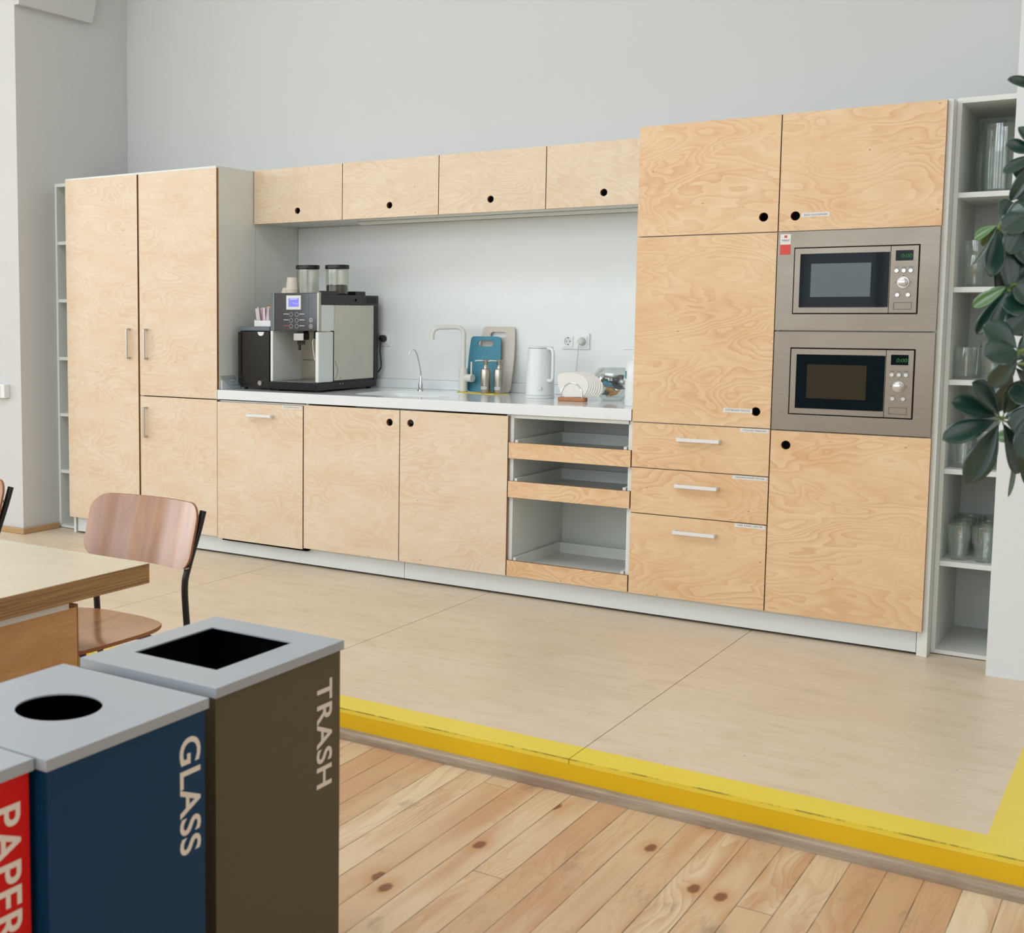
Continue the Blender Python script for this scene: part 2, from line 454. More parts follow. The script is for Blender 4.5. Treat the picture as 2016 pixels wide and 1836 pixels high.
def ray_rect(hw0, hw1, hh0, hh1, a):
    """distance from the origin to a rectangle spanning -hw0..hw1, -hh0..hh1 along angle a"""
    c, s = math.cos(a), math.sin(a)
    tx = (hw1/c if c > 1e-9 else (-hw0/c if c < -1e-9 else 1e9))
    ty = (hh1/s if s > 1e-9 else (-hh0/s if s < -1e-9 else 1e9))
    return min(tx, ty)
def holed(u0, u1, v0, v1, cu, cv, hole, w0, w1, place, n=32, extra=()):
    """a plate with one hole: hole(angle) gives its radius; place(u, v, w) gives the 3D point"""
    ang = sorted(set([round(2*PI*k/n, 6) for k in range(n)] + [round(math.atan2(v-cv, u-cu) % (2*PI), 6) for u in (u0, u1) for v in (v0, v1)] + [round(e % (2*PI), 6) for e in extra]))
    bm = bmesh.new()
    L = []
    for w_ in (w0, w1):
        o = []; i = []
        for a in ang:
            R = ray_rect(cu-u0, u1-cu, cv-v0, v1-cv, a)
            o.append(bm.verts.new(place(cu+R*math.cos(a), cv+R*math.sin(a), w_)))
            h = hole(a)
            i.append(bm.verts.new(place(cu+h*math.cos(a), cv+h*math.sin(a), w_)))
        L.append((o, i))
    m = len(ang)
    for k in range(m):
        j = (k+1) % m
        (o0, i0), (o1, i1) = L
        bm.faces.new((o0[k], o0[j], i0[j], i0[k]))
        bm.faces.new((o1[k], i1[k], i1[j], o1[j]))
        bm.faces.new((o0[k], o1[k], o1[j], o0[j]))
        bm.faces.new((i0[k], i0[j], i1[j], i1[k]))
    return bm
def poly_prism(bm, pts, place, w0, w1):
    a = [bm.verts.new(place(u, v, w0)) for u, v in pts]
    b = [bm.verts.new(place(u, v, w1)) for u, v in pts]
    bm.faces.new(a[::-1]); bm.faces.new(b)
    n = len(pts)
    for i in range(n): bm.faces.new((a[i], a[(i+1) % n], b[(i+1) % n], b[i]))
    return bm
def rrect(u0, u1, v0, v1, r, n=5):
    out = []
    for cu, cv, a0 in ((u1-r, v1-r, 0), (u0+r, v1-r, PI/2), (u0+r, v0+r, PI), (u1-r, v0+r, 3*PI/2)):
        for k in range(n+1):
            a = a0 + PI/2*k/n
            out.append((cu+r*math.cos(a), cv+r*math.sin(a)))
    return out
XZ = lambda u, v, w_: (u, w_, v)     # plates facing the room (w is depth)
XY = lambda u, v, w_: (u, v, w_)
YZ = lambda u, v, w_: (w_, u, v)

def link(name, bm, mats, origin, parent=None, bevel=0, smooth=False, edge=None, seg=2):
    """bm is in world coordinates; the mesh is stored relative to origin"""
    bmesh.ops.recalc_face_normals(bm, faces=bm.faces)
    if any(origin): bmesh.ops.translate(bm, verts=bm.verts, vec=-Vector(origin))
    me = bpy.data.meshes.new(name)
    if not isinstance(mats, (list, tuple)): mats = [mats]
    for m in mats: me.materials.append(M[m] if isinstance(m, str) else m)
    if edge:
        ax = {'x': 0, 'y': 1, 'z': 2}[edge]
        for f in bm.faces:
            if abs(f.normal[ax]) < 0.5: f.material_index = 1
    if smooth:
        for f in bm.faces: f.smooth = True
    bm.to_mesh(me); bm.free()
    o = bpy.data.objects.new(name, me)
    COL.objects.link(o)
    if parent: o.parent = parent
    else: o.location = origin
    if smooth:
        me.set_sharp_from_angle(angle=0.7)
    if bevel:
        b = o.modifiers.new('bevel', 'BEVEL'); b.width = bevel; b.segments = seg; b.limit_method = 'ANGLE'; b.angle_limit = 0.6
    return o
class Thing:
    def __init__(s, name, label, cat, loc, group=None):
        s.loc = tuple(loc)
        o = s.o = bpy.data.objects.new(name, None)
        o.empty_display_size = 0.05
        COL.objects.link(o); o.location = loc
        o['label'] = label; o['category'] = cat
        if group: o['group'] = group
    def part(s, name, bm, mats, parent=None, label=None, **k):
        o = link(name, bm, mats, s.loc, parent or s.o, **k)
        if label: o['label'] = label
        return o
def single(name, bm, mats, label, cat, loc, group=None, **k):
    o = link(name, bm, mats, loc, None, **k)
    o['label'] = label; o['category'] = cat
    if group: o['group'] = group
    return o
def struct(name, bm, mats, label=None, cat=None, **k):
    o = link(name, bm, mats, (0, 0, 0), None, **k)
    o['kind'] = 'structure'
    o['label'] = label or name.replace('_', ' ')
    o['category'] = cat or name.split('_')[0]
    return o
def dup(root, loc, label=None, group=None, rotz=None):
    r = root.copy(); COL.objects.link(r); r.location = loc
    if rotz is not None: r.rotation_euler = (0, 0, rotz)
    if label: r['label'] = label
    if group: r['group'] = group
    for ch in list(root.children):
        c = ch.copy(); COL.objects.link(c); c.parent = r
        for g in list(ch.children):
            d = g.copy(); COL.objects.link(d); d.parent = c
    return r
def text_bm(body, size, extrude, place, offset=0.0, width=None, spacing=1.0):
    """lettering as mesh; place(u, v, w) maps text plane to the world; scaled to `width` when given"""
    cu = bpy.data.curves.new('lettering', 'FONT')
    cu.body = body; cu.size = size; cu.extrude = extrude; cu.offset = offset; cu.resolution_u = 8
    cu.space_character = spacing
    to = bpy.data.objects.new('lettering_source', cu)
    COL.objects.link(to)
    dg = bpy.context.evaluated_depsgraph_get(); dg.update()
    me = bpy.data.meshes.new_from_object(to.evaluated_get(dg))
    bm = bmesh.new(); bm.from_mesh(me)
    bpy.data.objects.remove(to); bpy.data.curves.remove(cu); bpy.data.meshes.remove(me)
    if bm.verts:
        x0 = min(v.co.x for v in bm.verts); x1 = max(v.co.x for v in bm.verts); y0 = min(v.co.y for v in bm.verts)
        k = width/(x1-x0) if width else 1.0
        for v in bm.verts: v.co = Vector(place((v.co.x-x0)*k, (v.co.y-y0), v.co.z))
    return bm

# ------------------------------------------------------------------ the room
YB = 0.775          # face of the rear wall
FL = -0.10          # the lower, planked floor
TOP = 4.9
struct('wall_back', bx(-6.3, 9.2, YB, YB+0.2, FL-0.1, TOP), 'wall', 'smooth white rear wall behind the kitchen')
bm = bmesh.new()
box(bm, -6.3, -0.21, -0.19, YB-0.001, -0.001, TOP)
struct('wall_left', bm, 'wall', 'white wall projecting beside the left open shelves')
# a sloping haunch high on the left wall
bm = bmesh.new()
hexa(bm, [(-0.209, -0.19, 3.18), (-0.17, -0.19, 3.18), (-0.17, 0.42, 3.18), (-0.209, 0.42, 3.18)], [(-0.209, -0.19, TOP-0.01), (-0.05, -0.19, TOP-0.01), (-0.05, YB-0.002, TOP-0.01), (-0.209, YB-0.002, TOP-0.01)])
struct('trim_1', bm, 'wall', 'white sloping haunch high on the left wall')
struct('wall_right', bx(4.992, 6.4, -0.112, YB-0.001, -0.001, TOP), 'wall_light', 'white wall end standing right of the glass shelves')
struct('floor', bx(-6.2, 9.1, -9.1, 0.9, FL-0.12, FL), 'plank', 'worn pine plank floor of the room')
bm = bmesh.new()
for (a, b, c, d) in ((-6.3, 0.1, -9.3, 0.97), (5.1, 9.2, -9.3, 0.97), (0.1, 5.1, -9.3, -5.1), (0.1, 5.1, -2.9, 0.97)): box(bm, a, b, c, d, TOP+0.001, TOP+0.1)
struct('ceiling', bm, 'ceil', 'white ceiling with an opening for the added top light')
bm = bmesh.new()
for k in range(6): box(bm, 0.1+k*0.99, 0.15+k*0.99, -5.1, -2.9, TOP+0.03, TOP+0.08)
struct('window_20', bm, 'winframe', 'white bars across the added top light opening')
def window_wall(name, along, wins, fixed, lo, hi, z0, z1, t):
    bm = bmesh.new()
    edges = sorted(wins)
    cur = lo
    def blk(a, b, c, d):
        if b-a < 1e-4: return
        if along == 'x': box(bm, a, b, fixed-t, fixed, c, d)
        else: box(bm, fixed-t, fixed, a, b, c, d)
    for c, w_ in edges:
        blk(cur, c-w_/2, FL-0.1, TOP)
        blk(c-w_/2, c+w_/2, FL-0.1, z0)
        blk(c-w_/2, c+w_/2, z1, TOP)
        cur = c+w_/2
    blk(cur, hi, FL-0.1, TOP)
    return bm
struct('wall_front', window_wall('w', 'x', WIN_F, -9.0, -6.2, 9.0, 1.2, 4.5, 0.1), 'wall', 'white window wall behind the camera')
struct('wall_left_far', window_wall('w', 'y', WIN_L, -6.0, -9.0, -0.19, 1.2, 4.5, 0.1), 'wall', 'white window wall at the far left')
struct('wall_right_far', window_wall('w', 'y', FILL_R, 9.2, -9.1, YB-0.001, 1.2, 4.5, 0.2), 'wall', 'white wall on the far right with openings added for warm fill')
k_ = 1
for cy, wd in FILL_R:
    bm = bmesh.new()
    for a in (-wd/2, -0.03, wd/2-0.06): box(bm, 9.04, 9.10, cy+a, cy+a+0.06, 1.2, 4.5)
    for z in (1.2, 3.2, 4.44): box(bm, 9.04, 9.10, cy-wd/2, cy+wd/2, z, z+0.06)
    struct('window_%d' % (8+k_), bm, 'winframe', 'white frame around the added warm fill opening'); k_ += 1
k_ = 1
for cx, wd in WIN_F:
    bm = bmesh.new()
    for a in (-wd/2, -wd/6, wd/6, wd/2-0.06): box(bm, cx+a, cx+a+0.06, -9.08, -9.02, 1.2, 4.5)
    for z in (1.2, 3.2, 4.44): box(bm, cx-wd/2, cx+wd/2, -9.08, -9.02, z, z+0.06)
    struct('window_%d' % k_, bm, 'winframe', 'white frame around the added warm fill opening'); k_ += 1
for cy, wd in WIN_L:
    bm = bmesh.new()
    for a in (-wd/2, -0.03, wd/2-0.06): box(bm, -6.08, -6.02, cy+a, cy+a+0.06, 1.2, 4.5)
    for z in (1.2, 3.2, 4.44): box(bm, -6.08, -6.02, cy-wd/2, cy+wd/2, z, z+0.06)
    struct('window_%d' % k_, bm, 'winframe', 'white frame around the added warm fill opening'); k_ += 1

# raised platform: plywood sheets with open joints on a dark base
PE, PR = -1.878, 5.32
bm = bmesh.new()
box(bm, -6.0, PR-0.004, PE+0.02, YB, FL+0.0005, -0.016)
struct('floor_raised_base', bm, 'dark', 'dark framing under the raised platform', 'floor')
bm = bmesh.new()
js = [-6.0, -4.59, -3.35, -2.11, -0.87, 0.37, 1.61, 2.85, 4.09, PR]
for a, b in zip(js, js[1:]):
    box(bm, a+0.0016, b-0.0016, PE, YB-0.002, -0.016, 0)
struct('floor_raised', bm, 'platform', 'pale plywood platform with yellow painted border', 'floor')
struct('trim_2', bx(-6.0, PR, PE-0.001, PE+0.018, FL+0.0006, -0.0165), 'stripe', 'yellow painted riser of the platform step')
bm = bmesh.new()
pts = [(PE-0.0015, FL+0.0008), (PE-0.0015, -0.067), (PE-0.021, -0.0685), (PE-0.026, -0.0735), (PE-0.027, -0.080), (PE-0.027, FL+0.0005)]
poly_prism(bm, pts, lambda u, v, w_: (w_, u, v), -6.0, PR+0.027)
struct('trim_3', bm, 'trim', 'worn wooden batten along the foot of the step', smooth=False)
bm = bmesh.new()
for (x0, x1, y0, y1) in ((-6.0, -0.188, -0.212, -0.191), (-0.209, -0.188, -0.191, 0.095)):
    box(bm, x0, x1, y0, y1, 0.0005, 0.035)
struct('baseboard_left', bm, 'skirt', 'low varnished wooden skirting on the left wall', bevel=0.003)

# ------------------------------------------------------------------ kitchen fronts
CT = 0.932; CB = 0.880
GAP = 0.0022
def hole_at(cu, cv, r=0.0185):
    return (cu, cv, r)
def door(T, x0, x1, z0, z1, y0, hole=None, mat='birch', parent=None, name='door', label=None, th=0.018):
    if hole:
        bm = holed(x0, x1, z0, z1, hole[0], hole[1], lambda a: hole[2], y0, y0+th, XZ)
    else:
        bm = bx(x0, x1, y0, y0+th, z0, z1)
    return T.part(name, bm, [mat, 'edge'], parent, label, edge='y')
def carcass(T, x0, x1, z0, z1, y0, y1, name='carcass', t=0.016, shelves=(), top=True):
    bm = bmesh.new()
    box(bm, x0, x0+t, y0, y1, z0, z1); box(bm, x1-t, x1, y0, y1, z0, z1)
    box(bm, x0+t, x1-t, y0, y1, z0, z0+t)
    if top: box(bm, x0+t, x1-t, y0, y1, z1-t, z1)
    box(bm, x0+t, x1-t, y1-0.006, y1, z0+t, z1-t)
    for z in shelves: box(bm, x0+t, x1-t, y0+0.01, y1-0.006, z, z+t)
    return T.part(name, bm, 'white')
def bar_handle(T, parent, p0, p1, mat, r=0.0055, stand=0.034, y=0.0, flat=0.015):
    bm = bmesh.new()
    (xa, za), (xb, zb) = p0, p1
    if abs(xb-xa) > abs(zb-za):
        box(bm, xa, xb, y-stand, y-stand+0.009, za-flat/2, za+flat/2)
        for x in (xa, xb-0.010): box(bm, x, x+0.010, y-stand+0.009, y, za-flat/2, za+flat/2)
    else:
        box(bm, xa-flat/2, xa+flat/2, y-stand, y-stand+0.009, za, zb)
        for z in (za, zb-0.010): box(bm, xa-flat/2, xa+flat/2, y-stand+0.009, y, z, z+0.010)
    return T.part('handle', bm, mat, parent, bevel=0.0012)
def sticker(T, parent, body, x0, x1, z0, z1, y, side=0):
    b = T.part('label_strip', bx(x0, x1, y-0.0009, y-0.0001, z0, z1), 'label', parent)
    return b
def strip_text(T, parent, body, x0, x1, z0, z1, y):
    """a printed paper strip: backing and its printed words in one mesh"""
    h = (z1-z0)*0.62
    bm = text_bm(body, h, 0.0, lambda u, v, w_: (x0+(x1-x0)*0.08+u, y-0.0012, z0+(z1-z0)*0.24+v), width=(x1-x0)*0.84)
    tmp = bpy.data.meshes.new('t')
    for f in bm.faces: f.material_index = 1
    bm.to_mesh(tmp); bm.free()
    b2 = bx(x0, x1, y-0.0009, y-0.0001, z0, z1)
    bmesh.ops.recalc_face_normals(b2, faces=b2.faces)
    b2.from_mesh(tmp)
    bpy.data.meshes.remove(tmp)
    # keep winding of the flat text, so link without recalculation trouble (flat faces are two-sided)
    return T.part('label_strip', b2, ['label', 'ink'], parent, label='white paper strip with printed dark words')

# plinths: two boards
PY = 0.04
YC = 0.021          # carcass front
XA, XB, XC, XD, XE, XF, XG, XH, XI = 0.0, 0.598, 1.179, 1.7695, 2.3616, 2.9577, 3.5598, 4.1527, 4.7527
single('plinth_board', bx(0.031, 2.372, PY, PY+0.016, 0.012, 0.100), 'white_plinth', 'left white plinth board under the cabinets', 'plinth', (1.2, PY, 0.012), 'white plinth boards under the cabinets')
single('plinth_board', bx(2.375, 4.729, PY, PY+0.016, 0.012, 0.100), 'white_plinth', 'right white plinth board under the cabinets, ending at the tall end panel', 'plinth', (3.5, PY, 0.012), 'white plinth boards under the cabinets')

# tall cabinet 1
YW = YB-0.003
T = Thing('tall_cabinet', 'leftmost tall birch cabinet with one full-height door', 'cabinet', (0.3, 0.3, 0), 'tall birch cabinets')
carcass(T, 0.0, 0.592, 0.105, 2.150, YC, 0.72)
d = door(T, 0.0, 0.586, 0.105, 2.151, 0.0)
bar_handle(T, d, (0.520, 1.090), (0.520, 1.268), 'handle_steel')
T.part('end_panel', bx(0.0, 0.018, 0.035, 0.60, 0.001, 0.104), 'white')
# tall cabinet 2
T = Thing('tall_cabinet', 'second tall birch cabinet from the left with upper and lower doors, white right side', 'cabinet', (0.9, 0.3, 0), 'tall birch cabinets')
carcass(T, 0.594, 1.176, 0.105, 2.150, YC, 0.352)
bm = bmesh.new(); box(bm, 0.60, 1.172, 0.356, YW, 0.105, 0.876); box(bm, 0.60, 1.172, 0.356, YW, 0.93, 2.146)
T.part('rear_carcass', bm, 'white')
T.part('side_panel', bx(1.1762, 1.1795, 0.0195, 0.350, 0.935, 2.162), 'white')
T.part('side_filler', bx(1.1722, 1.1785, 0.3545, YW, 0.935, 2.149), 'white')
T.part('top_panel', bx(0.0, 1.1758, 0.002, 0.352, 2.1515, 2.162), 'white')
d = door(T, 0.600, 1.1785, 0.880, 2.151, 0.0, name='upper_door')
bar_handle(T, d, (0.657, 1.090), (0.657, 1.267), 'handle_steel')
d = door(T, 0.600, XC-GAP, 0.105, 0.874, 0.0, name='lower_door')
bar_handle(T, d, (0.651, 0.635), (0.651, 0.813), 'handle_steel')

# dishwasher front
T = Thing('dishwasher_cabinet', 'birch-fronted dishwasher with a small pale bar handle and paper strip', 'dishwasher', (1.47, 0.3, 0))
carcass(T, XC+0.003, XD-0.003, 0.125, 0.874, YC, 0.60)
d = door(T, XC+GAP, XD-0.0035, 0.098, 0.866, -0.002)
bar_handle(T, d, (1.408, 0.803), (1.574, 0.803), 'handle_white', y=-0.002)
strip_text(T, d, 'ПОСУДОМИЙНА МАШИНА', 1.628, 1.755, 0.848, 0.863, -0.002)
T.part('toe_gap_shade', bx(XC+0.03, XD+0.02, 0.006, 0.036, 0.0885, 0.0970), 'dark')  # near-black bar standing in for the shade under the door

# sink cabinet
T = Thing('sink_cabinet', 'double-door birch sink cabinet with two round finger holes', 'cabinet', (2.36, 0.3, 0))
carcass(T, XD+0.002, XF-0.002, 0.105, 0.878, YC, 0.62, top=False)
door(T, XD+GAP, XE-GAP, 0.105, 0.872, 0.0, hole_at(2.301, 0.808))
door(T, XE+GAP, XF-GAP, 0.105, 0.872, 0.0, hole_at(2.423, 0.810))

# open pull-out unit
T = Thing('pull_out_cabinet', 'open white base unit with three birch-railed pull-out trays', 'cabinet', (3.26, 0.3, 0))
bm = bmesh.new()
t = 0.018
box(bm, XF+0.001, XF+0.001+t, YC, 0.62, 0.105, 0.878); box(bm, XG-0.022, XG-0.002, YC, 0.62, 0.105, 0.878)
box(bm, XF+t, XG-t, YC, 0.62, 0.105, 0.121); box(bm, XF+t, XG-t, YC, 0.62, 0.862, 0.878); box(bm, XF+t, XG-t, 0.61, 0.62, 0.12, 0.862)
T.part('carcass', bm, 'white')
for z0, z1 in ((0.672, 0.747), (0.486, 0.563), (0.106, 0.181)):
    bm = bmesh.new()
    xa, xb = XF+0.026, XG-0.030
    zb_ = z0+0.022
    box(bm, xa, xb, YC, 0.55, zb_, zb_+0.012)
    box(bm, xa, xa+0.014, YC, 0.55, zb_+0.012, z1+0.012); box(bm, xb-0.014, xb, YC, 0.55, zb_+0.012, z1+0.012)
    box(bm, xa+0.014, xb-0.014, 0.535, 0.55, zb_+0.012, z1+0.012)
    box(bm, xa+0.014, xb-0.014, YC, YC+0.012, zb_+0.012, z1-0.01)
    tr = T.part('pull_out_tray', bm, 'white')
    T.part('front_rail', bx(XF+0.003, XG-0.0035, 0.0, 0.018, z0, z1), ['birch_warm', 'edge'], tr, edge='y')

# tall drawer cabinet
T = Thing('drawer_cabinet', 'tall birch cabinet with two doors above three handled drawers', 'cabinet', (3.86, 0.3, 0))
carcass(T, XG+0.002, XH-0.002, 0.878, 2.160, YC, 0.72, shelves=(1.684,))
T.part('drawer_carcass', bx(XG+0.002, XH-0.002, YC, 0.62, 0.105, 0.8765), 'white')
door(T, XG, XH-GAP, 1.6905, 2.163, 0.0, hole_at(4.093, 1.752), 'birch_warm', name='upper_door')
d = door(T, XG, XH-GAP, 0.8785, 1.6865, 0.0, hole_at(4.090, 0.946), 'birch_warm', name='lower_door')
strip_text(T, d, 'СПІЛЬНИЙ ПОСУД', 3.955, 4.076, 0.938, 0.956, 0.0)
dw = [(0.6765, 0.8745, 'СТОЛОВІ ПРИБОРИ', 4.030, 0.811, 3.769), (0.472, 0.6725, 'ОДНОРАЗОВИЙ ПОСУД', 4.004, 0.608, 3.766), (0.105, 0.468, 'ЧАЙ, КАВА, ЦУКОР', 4.020, 0.404, 3.763)]
for z0, z1, tx, lx, hz, hx in dw:
    d = door(T, XG+GAP, XH-GAP, z0, z1, 0.0, None, 'birch_warm', name='drawer')
    bar_handle(T, d, (hx, hz), (hx+0.182, hz), 'handle_white')
    strip_text(T, d, tx, lx, XH-0.008, z1-0.017, z1-0.001, 0.0)

# microwave tower
T = Thing('microwave_cabinet', 'tall birch cabinet housing two built-in microwaves', 'cabinet', (4.45, 0.3, 0))
carcass(T, XH+0.002, XI-0.002, 0.105, 2.160, YC, 0.72, shelves=(0.862, 1.276, 1.676))
d = door(T, XH+GAP, XI, 1.6905, 2.163, 0.0, hole_at(4.218, 1.751), 'birch_warm', name='upper_door')
strip_text(T, d, 'ВАШІ КОНТЕЙНЕРИ', 4.243, 4.349, 1.745, 1.762, 0.0)
door(T, XH+GAP, XI, 0.105, 0.872, 0.0, hole_at(4.215, 0.813), 'birch_warm', name='lower_door')
T.part('end_panel', bx(XI-0.0015, XI+0.018, 0.022, 0.74, 0.001, 2.168), 'white')
T.part('foot', bx(XI-0.020, XI-0.0018, 0.030, 0.12, 0.001, 0.1045), 'white')

def microwave(z0, z1, label, meshmat, sticker_on):
    T = Thing('microwave_oven', label, 'microwave', (4.455, 0.2, z0), 'built-in steel microwaves')
    x0, x1 = XH+0.003, XI-0.001
    ix0, ix1, iz0, iz1 = 4.221, 4.685, z0+0.066, z1-0.065
    # outer frame with rectangular opening
    cu, cv = (ix0+ix1)/2, (iz0+iz1)/2
    hw, hh = (ix1-ix0)/2, (iz1-iz0)/2
    ex = [math.atan2(a*hh, b*hw) for a in (-1, 1) for b in (-1, 1)]
    fr = T.part('surround_frame', holed(x0, x1, z0, z1, cu, cv, lambda a: ray_rect(hw, hw, hh, hh, a), -0.006, 0.019, XZ, extra=ex), 'steel', bevel=0.0015)
    T.part('body', bx(ix0+0.004, ix1-0.004, 0.004, 0.45, iz0+0.004, iz1-0.004), 'black')
    g = 0.0045
    bm = bmesh.new()
    wx0, wx1 = 4.247, 4.5805; wz0, wz1 = iz0+0.027, iz1-0.027
    # door: steel frame, open where the glass sits
    cu, cv = (ix0+g+4.5805)/2, (iz0+iz1)/2
    a0, a1 = cu-wx0, 4.5802-cu
    h0 = cv-wz0
    exd = [math.atan2(a*h0, b) % (2*PI) for a in (-1, 1) for b in (-a0, a1)]
    dr = T.part('door', holed(ix0+g, 4.5812, iz0+g, iz1-g, cu, cv, lambda a: ray_rect(a0, a1-0.0008, h0, h0, a), -0.010, 0.0035, XZ, extra=exd), 'steel', bevel=0.001)
    bm = bmesh.new(); poly_prism(bm, rrect(wx0-0.003, 4.5795, wz0-0.003, wz1+0.003, 0.008), XZ, -0.0088, 0.0032)
    gl = T.part('door_glass', bm, 'dglass', dr)
    T.part('window_mesh', bx(4.289, 4.513, -0.0093, -0.0086, wz0+0.042, wz1-0.040), meshmat, gl)
    cp = T.part('control_panel', bx(4.583, ix1-g, -0.010, 0.0035, iz0+g, iz1-g), 'steel', bevel=0.001)
    T.part('display', bx(4.600, 4.662, -0.0112, -0.0098, iz1-0.062, iz1-0.022), 'dglass', cp)
    bm = text_bm('0:00', 0.021, 0.0002, lambda u, v, w_: (4.619+u+v*0.15, -0.0118+w_, iz1-0.051+v), width=0.038)
    T.part('digits', bm, 'ledgreen', cp)
    def mark(*a): T.part('engraved_mark', bx(*a), 'engrave', cp)
    for bx_ in (4.606, 4.631, 4.656):
        b = bmesh.new(); cyl(b, (bx_, -0.0098, iz1-0.101), (bx_, -0.0155, iz1-0.101), 0.0078, 20)
        T.part('button', b, 'button', cp, smooth=True, bevel=0.001)
        mark(bx_-0.009, bx_+0.009, -0.0104, -0.0099, iz1-0.089, iz1-0.0875)
        mark(bx_-0.006, bx_+0.006, -0.0104, -0.0099, iz1-0.086, iz1-0.0848)
    kz = iz1-0.146
    b = bmesh.new(); cyl(b, (4.631, -0.0098, kz), (4.631, -0.014, kz), 0.0215, 28); T.part('knob_ring', b, 'satin', cp, smooth=True)
    b = bmesh.new(); tube(b, [(4.631, -0.014, kz), (4.631, -0.026, kz), (4.631, -0.028, kz)], 0.0175, 28, True, [0.0175, 0.0170, 0.0145]); T.part('knob', b, 'button', cp, smooth=True)
    for bx_ in (4.612, 4.650):
        b = bmesh.new(); cyl(b, (bx_, -0.0098, iz1-0.195), (bx_, -0.0155, iz1-0.195), 0.0078, 20)
        T.part('button', b, 'button', cp, smooth=True, bevel=0.001)
        mark(bx_-0.009, bx_+0.009, -0.0104, -0.0099, iz1-0.183, iz1-0.1815)
    for dx, dz in ((-0.027, 0), (0.027, 0), (0, 0.0265)):
        mark(4.631+dx-0.002, 4.631+dx+0.002, -0.0104, -0.0099, kz+dz-0.002, kz+dz+0.002)
    T.part('release_key', holed(4.599, 4.664, iz0+0.018, iz0+0.046, 4.6315, iz0+0.032, lambda a: ray_rect(0.0305, 0.0305, 0.012, 0.012, a), -0.0108, -0.0099, XZ, extra=[math.atan2(a*0.012, b*0.0305) for a in (-1, 1) for b in (-1, 1)]), 'engrave', cp)
    if sticker_on:
        T.part('sticker', bx(4.165, 4.206, -0.0069, -0.0062, 1.636, 1.678), 'label', fr, 'white half of the small sticker')
        bm = bmesh.new(); box(bm, 4.1805, 4.1915, -0.0074, -0.0068, 1.663, 1.673)
        T.part('sticker_mark', bm, 'red', fr, 'red rounded mark on the sticker')
        bm = bmesh.new()
        for zz, a, b in ((1.654, 4.170, 4.202), (1.650, 4.173, 4.199)): box(bm, a, b, -0.0074, -0.0068, zz, zz+0.0016)
        T.part('sticker_print', bm, 'ink', fr)
        T.part('sticker', bx(4.165, 4.206, -0.0069, -0.0062, 1.595, 1.6355), 'red', fr, 'red half of the small sticker')
    return T
microwave(1.287, 1.6875, 'upper built-in steel microwave with a small red and white sticker', 'mesh_up', True)
microwave(0.8765, 1.2815, 'lower built-in steel microwave below the stickered one', 'mesh_lo', False)

# wall cupboards
UX = [1.1825, 1.788, 2.3805, 2.973, 3.5575]
hx = [1.489, 2.086, 2.676, 3.267]
ul = ['leftmost of the four birch wall cupboards, beside the tall cabinet', 'second birch wall cupboard from the left, over the coffee machine', 'third birch wall cupboard from the left, above the sink', 'rightmost of the four birch wall cupboards, touching the tall drawer cabinet']
for i in range(4):
    T = Thing('wall_cupboard', ul[i], 'cupboard', (UX[i]+0.3, 0.5, 1.86), 'birch wall cupboards with one round hole')
    carcass(T, UX[i]+0.001, UX[i+1]-0.001, 1.866, 2.162, 0.352, YW)
    door(T, UX[i]+GAP, UX[i+1]-GAP, 1.8625, 2.164, 0.333, hole_at(hx[i], 1.925, 0.0175))
T = Thing('under_cupboard_light', 'slim white strip light under the wall cupboards', 'light', (2.5, 0.56, 1.85))
T.part('housing', bx(1.75, 3.54, 0.55, 0.585, 1.852, 1.8645), 'white')
T.part('diffuser', bx(1.76, 3.53, 0.556, 0.579, 1.849, 1.8518), 'wplastic')

# ------------------------------------------------------------------ worktop with moulded sink
T = Thing('worktop', 'white worktop with moulded-in sink and low upstand', 'worktop', (2.4, 0.3, CB))
W0, W1 = XC+0.003, XG-0.004
SX0, SX1, SY0, SY1 = 1.97, 2.46, 0.12, 0.56
scx, scy = (SX0+SX1)/2, (SY0+SY1)/2
def sup(a, hx_, hy_, p=5.0):
    return (abs(math.cos(a)/hx_)**p + abs(math.sin(a)/hy_)**p)**(-1/p)
hxs, hys = (SX1-SX0)/2, (SY1-SY0)/2
bm = holed(W0, W1, -0.002, YW, scx, scy, lambda a: sup(a, hxs, hys), CB+0.0006, CT, XY, n=64)
T.part('slab', bm, 'counter', bevel=0.0015)
# bowl
bm = bmesh.new()
rings = []
nb = 64
for (k, z) in ((1.0, CT-0.004), (0.992, CT-0.03), (0.97, CT-0.10), (0.90, CT-0.135), (0.6, CT-0.142), (0.12, CT-0.146)):
    rings.append([bm.verts.new((scx+sup(2*PI*j/nb, hxs, hys)*k*math.cos(2*PI*j/nb), scy+sup(2*PI*j/nb, hxs, hys)*k*math.sin(2*PI*j/nb), z)) for j in range(nb)])
for a, b in zip(rings, rings[1:]):
    for j in range(nb): bm.faces.new((a[j], a[(j+1) % nb], b[(j+1) % nb], b[j]))
bm.faces.new(rings[-1])
o = T.part('sink_bowl', bm, 'counter', smooth=True)
sm = o.modifiers.new('solid', 'SOLIDIFY'); sm.thickness = 0.004; sm.offset = 1
bm = bmesh.new(); cyl(bm, (scx, scy, CT-0.1455), (scx, scy, CT-0.143), 0.03, 24); T.part('drain', bm, 'satin', smooth=True)
T.part('upstand', bx(W0+0.008, W1, YW-0.014, YW, CT+0.0003, CT+0.052), 'counter', bevel=0.002)
T.part('side_upstand', bx(W0, W0+0.008, 0.03, YW, CT+0.0003, CT+0.052), 'counter', bevel=0.002)

single('splashback_brightener', bx(1.1815, 3.556, YB-0.0022, YB-0.0004, CT+0.053, 1.862), 'splash', 'smooth white panel added to brighten the splashback wall between worktop and wall cupboards', 'splashback', (2.4, YB, 1.0))  # added over the wall to lift its brightness

